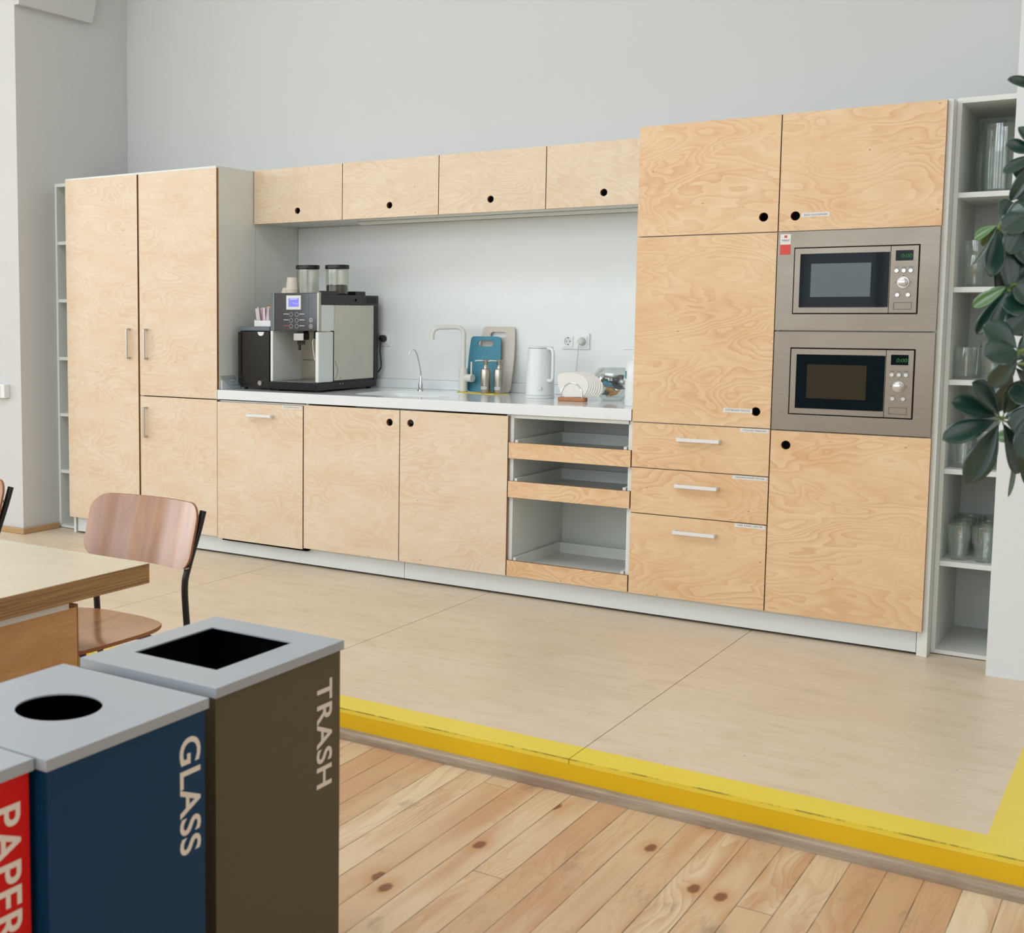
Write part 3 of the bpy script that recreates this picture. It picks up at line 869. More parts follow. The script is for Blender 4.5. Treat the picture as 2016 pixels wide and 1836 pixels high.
# ------------------------------------------------------------------ open shelves at both ends
def open_shelves(name, label, x0, x1, y0, y1, z1, shelves, t=0.016):
    T = Thing('open_shelf_unit', label, 'shelf', ((x0+x1)/2, y0, 0.004))
    bm = bmesh.new()
    box(bm, x0, x0+t, y0, y1, 0.004, z1); box(bm, x1-t, x1, y0, y1, 0.004, z1)
    box(bm, x0+t, x1-t, y1-0.008, y1, 0.004, z1)
    box(bm, x0+t, x1-t, y0, y1-0.008, z1-t-0.004, z1); box(bm, x0+t, x1-t, y0, y1-0.008, 0.004, 0.004+t)
    T.part('frame', bm, 'white')
    for z in shelves:
        T.part('shelf', bx(x0+t+0.0005, x1-t-0.0005, y0+0.004, y1-0.0085, z-0.020, z), 'white')
    return T
RS = [1.821, 1.458, 1.097, 0.746, 0.378]
open_shelves('r', 'narrow white open shelves holding glassware at the right end', 4.7715, 4.9905, 0.108, 0.60, 2.180, RS)
open_shelves('l', 'narrow empty white open shelves at the far left end', -0.2085, -0.002, 0.112, 0.42, 2.155, [1.800, 1.443, 1.083, 0.730, 0.371])

# ------------------------------------------------------------------ coffee corner
# coffee machine
mx0, mx1 = 1.466, 1.787
T = Thing('coffee_machine', 'black and silver bean-to-cup coffee machine beside the sink', 'coffee machine', (1.63, 0.4, CT+0.004))
Z0 = CT+0.004
bm = bmesh.new()
# base: front drip tray with undercut face, then plinth
hexa(bm, [(mx0+0.01, 0.112, Z0+0.006), (mx1-0.004, 0.112, Z0+0.006), (mx1-0.004, 0.70, Z0+0.006), (mx0+0.01, 0.70, Z0+0.006)],
     [(mx0-0.012, 0.082, 0.982), (mx1+0.006, 0.082, 0.982), (mx1+0.003, 0.70, 0.982), (mx0-0.004, 0.70, 0.982)])
T.part('base', bm, 'black', bevel=0.002)
for fx in (mx0+0.03, mx1-0.03):
    for fy in (0.15, 0.66):
        b = bmesh.new(); cyl(b, (fx, fy, CT+0.0003), (fx, fy, Z0+0.006), 0.014, 14); T.part('foot', b, 'rubber')
bm = bmesh.new()
box(bm, mx0+0.02, mx1-0.012, 0.10, 0.38, 0.9825, 0.9845)
tr = T.part('drip_tray', bm, 'black')
bm = bmesh.new()
k = 0
yy = 0.108
while yy < 0.372:
    xx = mx0+0.026+(0.006 if k % 2 else 0)
    while xx < mx1-0.03:
        box(bm, xx, xx+0.008, yy, yy+0.006, 0.9846, 0.9862)
        xx += 0.0125
    yy += 0.0105; k += 1
T.part('drip_grid', bm, 'satin', tr)
# left milky cheek, right pillar, niche back
T.part('left_pillar', bx(mx0-0.004, mx0+0.012, 0.118, 0.400, 0.983, 1.262), 'milk', bevel=0.003)
T.part('right_pillar', bx(mx1-0.022, mx1, 0.112, 0.256, 0.984, 1.257), 'milk', bevel=0.006)
T.part('niche_back', bx(mx0+0.012, mx1-0.022, 0.385, 0.400, 0.984, 1.26), 'niche')
T.part('body', bx(mx0, mx1-0.002, 0.401, 0.69, 0.983, 1.402), 'black')
T.part('body_head', bx(mx0+0.002, mx1-0.002, 0.135, 0.4005, 1.264, 1.402), 'mattgrey')
T.part('pillar_rear', bx(mx1-0.022, mx1-0.0022, 0.257, 0.400, 0.984, 1.2635), 'black')
T.part('side_panel', bx(mx1-0.0018, mx1+0.002, 0.262, 0.660, 0.992, 1.4005), 'alum', bevel=0.0006)
T.part('head_side_panel', bx(mx1-0.0018, mx1+0.001, 0.136, 0.2585, 1.262, 1.4005), 'milk')
T.part('rear_strip', bx(mx1-0.0018, mx1+0.003, 0.665, 0.706, 0.984, 1.402), 'black')
T.part('left_side_panel', bx(mx0-0.003, mx0-0.0002, 0.401, 0.69, 0.984, 1.402), 'alum')
# front door panel
fp = T.part('front_panel', bx(mx0+0.024, mx1-0.012, 0.112, 0.1345, 1.262, 1.466), 'gloss', bevel=0.003)
T.part('front_trim', bx(mx0-0.003, mx0+0.0225, 0.114, 0.1345, 1.262, 1.466), 'mattgrey', bevel=0.004)
T.part('front_edge', bx(mx0+0.0225, mx0+0.0245, 0.1115, 0.134, 1.262, 1.466), 'satin')
T.part('front_edge', bx(mx1-0.0115, mx1+0.001, 0.1115, 0.1345, 1.261, 1.468), 'satin', bevel=0.002)
T.part('panel_divider', bx(1.720, 1.7215, 0.1112, 0.112, 1.264, 1.464), 'mattgrey', fp)
sc = T.part('screen_frame', bx(1.575, 1.672, 0.1095, 0.112, 1.376, 1.452), 'lcdframe', fp, bevel=0.001)
T.part('screen', bx(1.590, 1.658, 0.1088, 0.1096, 1.391, 1.437), 'lcd', sc)
bm = bmesh.new()
for a, b, z in ((1.62, 1.626, 1.409), (1.632, 1.640, 1.407), (1.644, 1.650, 1.404), (1.60, 1.648, 1.430)): box(bm, a, b, 0.1082, 0.1088, z, z+0.004)
T.part('screen_print', bm, 'lcdink', sc)
def ring(bm, x, y, z, r, t=0.0011, seg=22):
    a = [bm.verts.new((x+r*math.cos(2*PI*k/seg), y, z+r*math.sin(2*PI*k/seg))) for k in range(seg)]
    b = [bm.verts.new((x+(r-t)*math.cos(2*PI*k/seg), y, z+(r-t)*math.sin(2*PI*k/seg))) for k in range(seg)]
    for k in range(seg): bm.faces.new((a[k], a[(k+1) % seg], b[(k+1) % seg], b[k]))
for i, bxp in enumerate((1.606, 1.643)):
    for z in (1.350, 1.318, 1.287):
        bm = bmesh.new(); ring(bm, bxp, 0.1113, z, 0.0115)
        T.part('button_ring', bm, 'lcdframe', fp)
        a = 1.556 if i == 0 else 1.661
        pk = T.part('button_caption', bx(a, a+0.034, 0.1108, 0.1119, z+0.001, z+0.004), 'sachet_red' if (i == 0 and z < 1.29) else 'lcdframe', fp)
for z in (1.320, 1.287):
    bm = bmesh.new(); ring(bm, 1.737, 0.1113, z, 0.0115, 0.0017)
    box(bm, 1.7355, 1.7385, 0.1108, 0.1119, z-0.005, z+0.005)
    if z > 1.3: box(bm, 1.733, 1.741, 0.1108, 0.1119, z-0.005, z-0.002)
    else: box(bm, 1.733, 1.741, 0.1108, 0.1119, z-0.001, z+0.002)
    T.part('button_ring', bm, 'label', fp)
# top deck
bm = bmesh.new(); box(bm, mx0, mx1+0.003, 0.135, 0.708, 1.4035, 1.456)
for k in range(9): box(bm, mx1+0.003, mx1+0.0045, 0.585+k*0.012, 0.590+k*0.012, 1.412, 1.448)
td = T.part('top_deck', bm, 'black', bevel=0.001)
T.part('deck_ridge', bx(1.77, 1.783, 0.14, 0.30, 1.4565, 1.476), 'black', td)
T.part('rear_cover', bx(1.60, 1.770, 0.50, 0.60, 1.4565, 1.478), 'black', td)
b = bmesh.new(); cyl(b, (mx1+0.0028, 0.47, 1.430), (mx1+0.0042, 0.47, 1.430), 0.008, 16); T.part('deck_keyhole', b, 'dark', td)
# spout
bm = bmesh.new(); poly_prism(bm, rrect(1.583, 1.650, 1.208, 1.250, 0.006), XZ, 0.165, 0.225)
sp = T.part('spout_head', bm, 'chrome', bevel=0.003)
T.part('spout_neck', bx(1.597, 1.640, 0.18, 0.23, 1.250, 1.265), 'black', sp)
bm = bmesh.new()
for q in (1.598, 1.612, 1.626, 1.638): cyl(bm, (q, 0.19, 1.209), (q, 0.19, 1.185), 0.0065, 12, 0.004)
T.part('nozzle', bm, 'black', sp)
T.part('spout_lever', bx(1.585, 1.597, 0.205, 0.217, 1.155, 1.208), 'black', sp)
bm = bmesh.new(); tube(bm, smooth_path([(1.70, 0.21, 1.263), (1.700, 0.205, 1.225), (1.690, 0.20, 1.205), (1.693, 0.20, 1.16), (1.704, 0.20, 1.10)], 5), 0.0042, 10)
T.part('steam_wand', bm, 'satin', smooth=True)
bm = bmesh.new(); tube(bm, [(1.70, 0.21, 1.262), (1.702, 0.206, 1.235), (1.697, 0.204, 1.218)], 0.011, 12, True, [0.008, 0.011, 0.006])
T.part('wand_grip', bm, 'rubber', smooth=True)
bm = bmesh.new(); tube(bm, smooth_path([(1.562, 0.292, 1.097), (1.60, 0.285, 1.101), (1.65, 0.285, 1.098), (1.715, 0.292, 1.101)], 4), 0.0035, 8)
T.part('cup_rail', bm, 'satin', smooth=True)
# side logo-like curl and screws at the lower front of the side panel
bm = bmesh.new()
tube(bm, [(mx1+0.0022, 0.272+0.024*math.sin(PI*min(1, t_/7))*(1 if t_ < 7 else 1), 1.00+t_*0.0125) for t_ in range(0, 9)], 0.002, 6)
T.part('side_curl', bm, 'satin', smooth=True)
for yy, zz in ((0.316, 0.9725), (0.342, 0.9725), (0.322, 1.003)):
    b = bmesh.new(); cyl(b, (mx1+0.001, yy, zz), (mx1+0.005, yy, zz), 0.0042, 10); T.part('screw', b, 'satin')
# bean hoppers
def hopper(x, y, beans, label):
    hp = T.part('bean_hopper', lathe(bmesh.new(), [(0.060, 1.4572), (0.063, 1.462), (0.063, 1.598), (0.061, 1.598), (0.061, 1.464), (0, 1.463)], x, y, 0, 32), 'hopper', smooth=True, label=label)
    T.part('hopper_lid', lathe(bmesh.new(), [(0, 1.600), (0.064, 1.600), (0.067, 1.603), (0.067, 1.619), (0.065, 1.622), (0, 1.622)], x, y, 0, 32), 'black', hp, smooth=True)
    if beans:
        bm = lathe(bmesh.new(), [(0, 1.4645), (0.058, 1.4645), (0.058, 1.506), (0.05, 1.512), (0.02, 1.509), (0, 1.505)], x, y, 0, 28)
        for v in bm.verts:
            if v.co.z > 1.48: v.co.z += rnd.uniform(-0.003, 0.003)
        T.part('coffee_beans', bm, 'bean', hp)['kind'] = 'stuff'
hopper(1.555, 0.34, False, 'empty clear bean hopper')
hopper(1.712, 0.40, True, 'clear bean hopper part filled with beans')

# milk cooler
T = Thing('milk_cooler', 'small glossy black milk cooler left of the coffee machine', 'milk cooler', (1.345, 0.3, CT))
T.part('body', bx(1.237, 1.452, 0.135, 0.50, CT+0.012, 1.258), 'black', bevel=0.003)
T.part('top', bx(1.234, 1.455, 0.118, 0.505, 1.259, 1.283), 'mattgrey', bevel=0.004)
d = T.part('door', bx(1.236, 1.453, 0.116, 0.1345, CT+0.020, 1.254), 'glossblk', bevel=0.002)
b = bmesh.new(); cyl(b, (1.396, 0.1158, 0.972), (1.396, 0.106, 0.972), 0.0135, 20); T.part('lock', b, 'chrome', d, smooth=True)
bm = bmesh.new(); poly_prism(bm, [(1.398+0.022*math.cos(-PI*k/12), 1.2535+0.022*math.sin(-PI*k/12)) for k in range(13)], XZ, 0.1142, 0.1158); T.part('badge', bm, 'label', d)
for fx in (1.26, 1.43):
    for fy in (0.16, 0.47):
        b = bmesh.new(); cyl(b, (fx, fy, CT+0.0003), (fx, fy, CT+0.0125), 0.010, 12); T.part('foot', b, 'rubber')

# tray of sugar sachets on the cooler
T = Thing('sachet_tray', 'small white tray on the black milk cooler', 'tray', (1.39, 0.22, 1.2835))
bm = bmesh.new()
x0, x1, y0, y1, z0, z1 = 1.318, 1.447, 0.16, 0.27, 1.2838, 1.328
box(bm, x0, x1, y0, y1, z0, z0+0.003)
box(bm, x0, x1, y0, y0+0.003, z0+0.003, z1-0.012); box(bm, x0, x1, y1-0.003, y1, z0+0.003, z1)
box(bm, x0, x0+0.003, y0+0.003, y1-0.003, z0+0.003, z1-0.006); box(bm, x1-0.003, x1, y0+0.003, y1-0.003, z0+0.003, z1)
T.part('tray', bm, 'wplastic')
protos = []
for nm, mt in (('white', 'sachet'), ('orange', 'sachet_org')):
    T2 = Thing('sugar_sachet', 'paper sugar sachet', 'sachet', (0, 0, 0))
    T2.part('sleeve', bx(-0.0085, 0.0085, -0.0022, 0.0022, 0, 0.100), mt, bevel=0.001)
    if nm == 'white': T2.part('printed_stripe', bx(-0.0090, -0.0064, -0.0028, 0.0028, 0.002, 0.098), 'sachet_red')
    protos.append(T2.o)
k = 0
spots = []
for row in range(3):
    for i in range(8):
        spots.append((1.332+i*0.0148+(0.004 if row % 2 else 0), 0.178+row*0.026, row, i))
for (x, y, row, i) in spots:
    org = (row == 2 and i >= 3)
    base = protos[1 if org else 0]
    lab = 'orange paper sachet standing at the back of the small white tray' if org else 'white paper sachet with a red stripe standing in the small white tray'
    grp = 'orange sachets in the white tray' if org else 'white sugar sachets in the white tray'
    used = 'used' in base
    if not used:
        base['used'] = 1; o = base; o.location = (x, y, 1.2872); o['label'] = lab; o['group'] = grp
    else:
        o = dup(base, (x, y, 1.2872), lab, grp)
        if 'used' in o: del o['used']
    o.rotation_euler = (rnd.uniform(-0.10, 0.06), (i-3.5)*0.050 + rnd.uniform(-0.06, 0.06), rnd.uniform(-0.8, 0.8))
    o.scale = (1, 1, (1.02 if not org else 1.22)*rnd.uniform(0.93, 1.05))
for b in protos:
    if 'used' in b: del b['used']

# paper cups upside down on the machine
def cupbm(x, y, z, h, rims=1):
    bm = bmesh.new()
    r0, r1 = 0.039, 0.029
    prof = [(r0-0.002, 0)]
    for q in range(rims):
        zz = q*0.009
        prof += [(r0, zz+0.0005), (r0+0.001, zz+0.003), (r0-0.0005, zz+0.006)]
    prof += [(r1+0.001, h-0.002), (r1, h), (r1-0.002, h-0.0005), (r1-0.003, h-0.004), (0, h-0.004)]
    return lathe(bm, prof, x, y, z, 28)
single('paper_cup_stack', cupbm(1.422, 0.335, 1.4566, 0.042), 'cup', 'short cream paper cup upside down on the coffee machine, leftmost', 'cup', (1.422, 0.335, 1.4566), smooth=True).name = 'paper_cup'
for q in range(4):
    o = single('paper_cup', cupbm(1.484, 0.295, 1.4566+q*0.009, 0.070) if q == 0 else lathe(bmesh.new(), [(0.037, 0.0), (0.0395, 0.001), (0.0395, 0.005), (0.0375, 0.0085), (0.0300, 0.070), (0.029, 0.0715), (0.0285, 0.0715), (0.0285, 0.067), (0.0292, 0.0655), (0.0368, 0.0085)], 1.484, 0.295, 1.4566+q*0.009, 28), 'cup',
               ['lowest cream paper cup of the upturned nested stack', 'second lowest cream paper cup of the upturned nested stack', 'third cream paper cup up in the upturned nested stack', 'topmost cream paper cup of the upturned nested stack'][q], 'cup', (1.484, 0.295, 1.4566+q*0.009), 'nested paper cups on the machine', smooth=True)
    if q == 3:
        b = bmesh.new()
# close the topmost cup
single('paper_cup_lid', lathe(bmesh.new(), [(0, 0), (0.0283, 0), (0.0283, 0.0012), (0, 0.0012)], 1.484, 0.295, 1.4566+3*0.009+0.0665, 24), 'cup', 'x', 'cup', (1.484, 0.295, 1.55))
_l = bpy.data.objects['paper_cup_lid']; _p = [o for o in bpy.data.objects if o.name.startswith('paper_cup') and o.get('label', '').startswith('topmost')][0]
_l.parent = _p; _l.location = Vector((1.484, 0.295, 1.55))-Vector((1.484, 0.295, 1.4566+0.027)); _l.name = 'cup_bottom'
del _l['label']; del _l['category']

# acrylic notice leaning beside the cooler
T = Thing('acrylic_notice', 'clear acrylic notice stand left of the black milk cooler', 'sign', (1.23, 0.12, CT))
bm = bmesh.new()
hexa(bm, [(1.268, 0.020, CT+0.001), (1.270, 0.0195, CT+0.001), (1.272, 0.112, CT+0.001), (1.270, 0.112, CT+0.001)],
     [(1.190, 0.010, 1.010), (1.192, 0.0095, 1.010), (1.212, 0.112, 1.010), (1.210, 0.112, 1.010)])
T.part('sheet', bm, 'acryl')
def notice(u, v, w_):
    # along +y on the sloping sheet
    f = (v)/0.08
    return (1.2735-0.077*f+0.02*f*(u/0.09), 0.02+u, CT+0.003+0.079*f)
for i, (tx, vv, u0) in enumerate((('Говоріть тихо', 0.052, 0.012), ('Триває', 0.036, 0.030), ('Не турбувати', 0.020, 0.014))):
    bm = text_bm(tx, 0.010, 0.0, lambda u, v, w_, vv=vv, u0=u0: notice(u+u0, v+vv, 0), width=0.070 if i != 1 else 0.034)
    T.part('printed_line', bm, 'ink')

# sockets
def socket_plate(x0, x1, z0, z1, n, label, plugs):
    T = Thing('wall_socket', label, 'socket', ((x0+x1)/2, YB, z0))
    pl = T.part('plate', bx(x0, x1, YB-0.012, YB-0.0005, z0, z1), 'wplastic', bevel=0.003)
    wd = (x1-x0)/n
    for k in range(n):
        cx, cz_ = x0+wd*(k+0.5), (z0+z1)/2
        T.part('socket_insert', holed(cx-0.027, cx+0.027, cz_-0.029, cz_+0.029, cx, cz_, lambda a: 0.0205, YB-0.0165, YB-0.0118, XZ), 'wplastic', pl, bevel=0.001)
        bm = bmesh.new(); cyl(bm, (cx, YB-0.0122, cz_), (cx, YB-0.0135, cz_), 0.0203, 24)
        T.part('socket_well', bm, 'lcdframe', pl)
        if not plugs[k]:
            bm = bmesh.new()
            for dx in (-0.0095, 0.0095): cyl(bm, (cx+dx, YB-0.0134, cz_), (cx+dx, YB-0.0142, cz_), 0.003, 10)
            for dz in (-0.018, 0.018): box(bm, cx-0.003, cx+0.003, YB-0.016, YB-0.0134, cz_+dz-0.0025, cz_+dz+0.0025)
            T.part('contact', bm, 'engrave', pl)
    return T
socket_plate(2.882, 3.036, 1.171, 1.253, 2, 'double white wall socket above the kettle', (False, True))
socket_plate(1.757, 1.836, 1.170, 1.254, 1, 'single white wall socket right behind the coffee machine', (True,))
# white plug and cord
T = Thing('kettle_plug', 'thin grey-white cord and plug hanging from the double socket', 'plug', (2.998, 0.74, 1.21))
bm = bmesh.new(); tube(bm, [(2.9975, YB-0.0145, 1.212), (2.9975, YB-0.035, 1.212), (2.9975, YB-0.045, 1.209)], 0.019, 20, True, [0.0195, 0.018, 0.012])
pg = T.part('plug', bm, 'lcdframe', smooth=True)
bm = bmesh.new(); tube(bm, smooth_path([(2.996, YB-0.042, 1.208), (2.990, YB-0.045, 1.190), (2.988, YB-0.043, 1.14), (2.982, YB-0.043, 1.08), (2.982, YB-0.045, 1.03), (2.99, YB-0.05, 0.965), (3.0, YB-0.07, 0.938), (2.99, YB-0.12, 0.936)], 6), 0.0028, 8)
T.part('cord', bm, 'lcdframe', smooth=True)
# black plug of the coffee machine
T = Thing('machine_plug', 'black plug and looping cord in the single socket', 'plug', (1.79, 0.74, 1.2))
bm = bmesh.new(); tube(bm, [(1.797, YB-0.0145, 1.213), (1.797, YB-0.040, 1.213), (1.797, YB-0.050, 1.208)], 0.02, 20, True, [0.0205, 0.02, 0.013])
T.part('plug', bm, 'black', smooth=True)
bm = bmesh.new(); tube(bm, smooth_path([(1.797, YB-0.045, 1.212), (1.793, YB-0.045, 1.175), (1.791, YB-0.046, 1.14), (1.797, YB-0.045, 1.09), (1.798, YB-0.044, 1.055), (1.785, YB-0.044, 1.03), (1.76, YB-0.045, 1.015), (1.73, YB-0.05, 1.05)], 6), 0.0042, 10, True)
T.part('cord', bm, 'black', smooth=True)

# ------------------------------------------------------------------ taps
T = Thing('kitchen_tap', 'off-white mixer tap with square spout behind the sink', 'tap', (2.375, 0.64, CT))
bm = bmesh.new(); cyl(bm, (2.375, 0.64, CT+0.0003), (2.375, 0.64, CT+0.006), 0.027, 24); T.part('base_ring', bm, 'chrome', smooth=True)
bm = bmesh.new(); cyl(bm, (2.375, 0.64, CT+0.006), (2.375, 0.64, 1.062), 0.0235, 24); bd = T.part('body', bm, 'wmatte', smooth=True)
cx, cy = 2.375, 0.64
bm = bmesh.new(); tube(bm, smooth_path([(cx, cy, 1.06), (cx, cy, 1.16), (cx, cy, 1.225), (cx, cy, 1.25), (cx-0.010, cy-0.006, 1.272), (cx-0.032, cy-0.016, 1.282), (cx-0.08, cy-0.045, 1.281), (cx-0.118, cy-0.07, 1.279), (cx-0.136, cy-0.082, 1.268), (cx-0.144, cy-0.088, 1.245), (cx-0.145, cy-0.089, 1.214)], 5), 0.0125, 16)
T.part('spout', bm, 'wmatte', smooth=True)
bm = bmesh.new(); cyl(bm, (cx+0.015, cy, 1.010), (cx+0.062, cy-0.01, 1.010), 0.021, 22); T.part('valve', bm, 'wmatte', bd, smooth=True)
bm = bmesh.new(); tube(bm, [(cx+0.052, cy-0.008, 1.022), (cx+0.053, cy-0.008, 1.098)], 0.0048, 12); T.part('lever', bm, 'wmatte', bd, smooth=True)
T = Thing('filter_tap', 'small chrome filter tap left of the mixer', 'tap', (2.11, 0.64, CT))
cx, cy = 2.112, 0.64
bm = bmesh.new(); cyl(bm, (cx, cy, CT+0.0003), (cx, cy, CT+0.004), 0.018, 20); T.part('base_ring', bm, 'chrome', smooth=True)
bm = bmesh.new(); lathe(bm, [(0.0125, 0.004), (0.0125, 0.035), (0.009, 0.05), (0.006, 0.07), (0.0045, 0.08)], cx, cy, CT, 18); bd = T.part('body', bm, 'chrome', smooth=True)
bm = bmesh.new(); tube(bm, smooth_path([(cx, cy, CT+0.078), (cx, cy, 1.03), (cx-0.008, cy-0.005, 1.08), (cx-0.018, cy-0.012, 1.13), (cx-0.026, cy-0.018, 1.150), (cx-0.038, cy-0.024, 1.158), (cx-0.050, cy-0.030, 1.150), (cx-0.056, cy-0.034, 1.128)], 5), 0.0036, 10); T.part('spout', bm, 'chrome', smooth=True)
bm = bmesh.new(); tube(bm, [(cx+0.008, cy-0.01, CT+0.012), (cx+0.017, cy-0.02, CT+0.05)], 0.0045, 8); T.part('lever', bm, 'chrome', bd, smooth=True)

# ------------------------------------------------------------------ cutting boards
def board(name, label, x0, x1, h, y_bot, lean, mat, sl):
    """board standing on the worktop, leaning back: local (u across, v up)"""
    w_ = x1-x0
    T_ = 0.008
    zt = CT+0.0035
    def outl(a):
        # barrel-sided outline, a little narrower at the bottom and at the top
        return a
    n = 22
    def halfw(v):
        t = v/h
        return w_/2*(0.88 + 0.12*math.sin(PI*min(1, max(0, 0.12+t*0.80))))
    cu, cv = 0.0, h*0.875
    slw, slh = sl
    bm = bmesh.new()
    th = math.atan(lean)
    def P(u, v, w2):
        return ((x0+x1)/2+u, y_bot + v*math.sin(th) + w2*math.cos(th), zt + v*math.cos(th) - w2*math.sin(th))
    # outline sampled by angle around the slot centre
    def inside(u, v):
        if v < 0 or v > h: return False
        hw = halfw(v)
        r = 0.018
        if abs(u) > hw: return False
        for cvv, sgn in ((h-r, 1), (r, -1)):
            if (v-cvv)*sgn > 0 and abs(u) > halfw(cvv)-r:
                if (abs(u)-(halfw(cvv)-r))**2 + (v-cvv)**2 > r*r: return False
        return True
    def reach(a):
        lo, hi = 0.0, 0.6
        for _ in range(26):
            m = (lo+hi)/2
            if inside(cu+m*math.cos(a), cv+m*math.sin(a)): lo = m
            else: hi = m
        return lo
    def slot(a):
        lo, hi = 0.0, 0.2
        for _ in range(26):
            m = (lo+hi)/2
            u, v = m*math.cos(a), m*math.sin(a)
            k = max(0, abs(u)-(slw-slh))
            if k*k+v*v < slh*slh: lo = m
            else: hi = m
        return lo
    na = 96
    angs = [2*PI*k/na for k in range(na)] + [math.atan2(0.004-cv, s*halfw(0.01)*q) % (2*PI) for s in (-1, 1) for q in (0.8, 0.9, 0.96, 1.0)]
    angs = sorted(set(angs))
    L = []
    for w2 in (0, T_):
        L.append(([bm.verts.new(P(cu+reach(a)*math.cos(a), cv+reach(a)*math.sin(a), w2)) for a in angs], [bm.verts.new(P(cu+slot(a)*math.cos(a), cv+slot(a)*math.sin(a), w2)) for a in angs]))
    m = len(angs)
    for k in range(m):
        j = (k+1) % m
        (o0, i0), (o1, i1) = L
        bm.faces.new((o0[k], o0[j], i0[j], i0[k])); bm.faces.new((o1[k], i1[k], i1[j], o1[j]))
        bm.faces.new((o0[k], o1[k], o1[j], o0[j])); bm.faces.new((i0[k], i0[j], i1[j], i1[k]))
    return single(name, bm, mat, label, 'cutting board', ((x0+x1)/2, y_bot, CT))
board('cutting_board', 'tall beige cutting board leaning on the wall behind the teal one', 2.422, 2.628, 0.355, 0.700, 0.165, 'beigebd', (0.047, 0.0150))
board('cutting_board', 'smaller teal cutting board leaning before the beige one', 2.375, 2.567, 0.300, 0.673, 0.13, 'bluebd', (0.046, 0.0165))

# yellow cloth and soap dispensers
bm = bmesh.new()
poly_prism(bm, [(2.345, 0.625), (2.365, 0.60), (2.60, 0.545), (2.665, 0.60), (2.60, 0.635), (2.45, 0.648)], XY, CT+0.0004, CT+0.003)
single('dish_cloth', bm, 'cloth', 'flat yellow dish cloth under the two steel dispensers', 'cloth', (2.5, 0.6, CT), bevel=0.001)
def dispenser(x, y, label, dirx):
    T = Thing('soap_dispenser', label, 'dispenser', (x, y, CT+0.0032), 'steel soap dispensers by the tap')
    z = CT+0.0033
    bd = T.part('bottle', lathe(bmesh.new(), [(0.027, 0), (0.0285, 0.003), (0.0285, 0.120), (0.0265, 0.128), (0.014, 0.130)], x, y, z, 28), 'satin', smooth=True)
    T.part('collar', lathe(bmesh.new(), [(0.0135, 0.1302), (0.0135, 0.142), (0.0105, 0.148), (0.0105, 0.152), (0.015, 0.158), (0.0155, 0.176), (0.013, 0.178)], x, y, z, 22), 'satin', bd, smooth=True)
    bm = bmesh.new(); tube(bm, [(x, y, z+0.171), (x-0.045, y-0.015, z+0.172), (x-0.056, y-0.019, z+0.169)], 0.0032, 8); T.part('nozzle', bm, 'satin', bd, smooth=True)
    bm = bmesh.new()
    # small paper label wrapped on the bottle
    n = 8
    a0, a1 = math.radians(-125), math.radians(-55)
    lo = [bm.verts.new((x+0.0288*math.cos(a0+(a1-a0)*k/n), y+0.0288*math.sin(a0+(a1-a0)*k/n), z+0.022)) for k in range(n+1)]
    hi = [bm.verts.new((v.co.x, v.co.y, z+0.036)) for v in lo]
    for k in range(n): bm.faces.new((lo[k], lo[k+1], hi[k+1], hi[k]))
    T.part('paper_label', bm, 'label', bd)
    bm = text_bm('МИЛО', 0.011, 0.0, lambda u, v, w_: (x+0.0291*math.cos(a0+0.15+(a1-a0-0.3)*u/0.03), y+0.0291*math.sin(a0+0.15+(a1-a0-0.3)*u/0.03), z+0.0252+v), width=0.03)
    T.part('label_print', bm, 'ink', bd)
dispenser(2.538, 0.585, 'left steel soap dispenser with a small paper label', -1)
dispenser(2.613, 0.592, 'right steel soap dispenser on the yellow cloth', -1)

# ------------------------------------------------------------------ kettle
kx, ky = 2.905, 0.46
T = Thing('electric_kettle', 'tall white electric kettle with slim handle', 'kettle', (kx, ky, CT))
T.part('power_base', lathe(bmesh.new(), [(0.070, 0.0004), (0.072, 0.004), (0.072, 0.012), (0.068, 0.014)], kx, ky, CT, 36), 'kettle', smooth=True)
bd = T.part('body', lathe(bmesh.new(), [(0.068, 0.0145), (0.071, 0.018), (0.0705, 0.08), (0.066, 0.18), (0.0625, 0.250)], kx, ky, CT, 44), 'kettle', smooth=True)
T.part('lid_gap', lathe(bmesh.new(), [(0.061, 0.2500), (0.061, 0.2525)], kx, ky, CT, 36), 'engrave', bd)
T.part('lid', lathe(bmesh.new(), [(0.0622, 0.2526), (0.0612, 0.257), (0.057, 0.2585), (0, 0.2595)], kx, ky, CT, 40), 'kettle', bd, smooth=True)
hd = Vector((0.86, -0.5, 0)).normalized()
def K(r, z): return (kx+hd.x*r, ky+hd.y*r, CT+z)
bm = bmesh.new(); tube(bm, smooth_path([K(0.055, 0.250), K(0.085, 0.250), K(0.100, 0.240), K(0.106, 0.215), K(0.106, 0.15), K(0.105, 0.105), K(0.094, 0.091), K(0.069, 0.090)], 5), 0.0085, 12)
T.part('handle', bm, 'kettle', smooth=True)
bm = bmesh.new(); tube(bm, smooth_path([K(-0.055, 0.236), K(-0.066, 0.246), K(-0.075, 0.252)], 3), 0.008, 10, True, None); T.part('spout', bm, 'kettle', bd, smooth=True)
T.part('power_switch', bx(kx+0.018, kx+0.040, ky-0.0725, ky-0.064, CT+0.045, CT+0.059), 'lcdframe', bd, bevel=0.002)

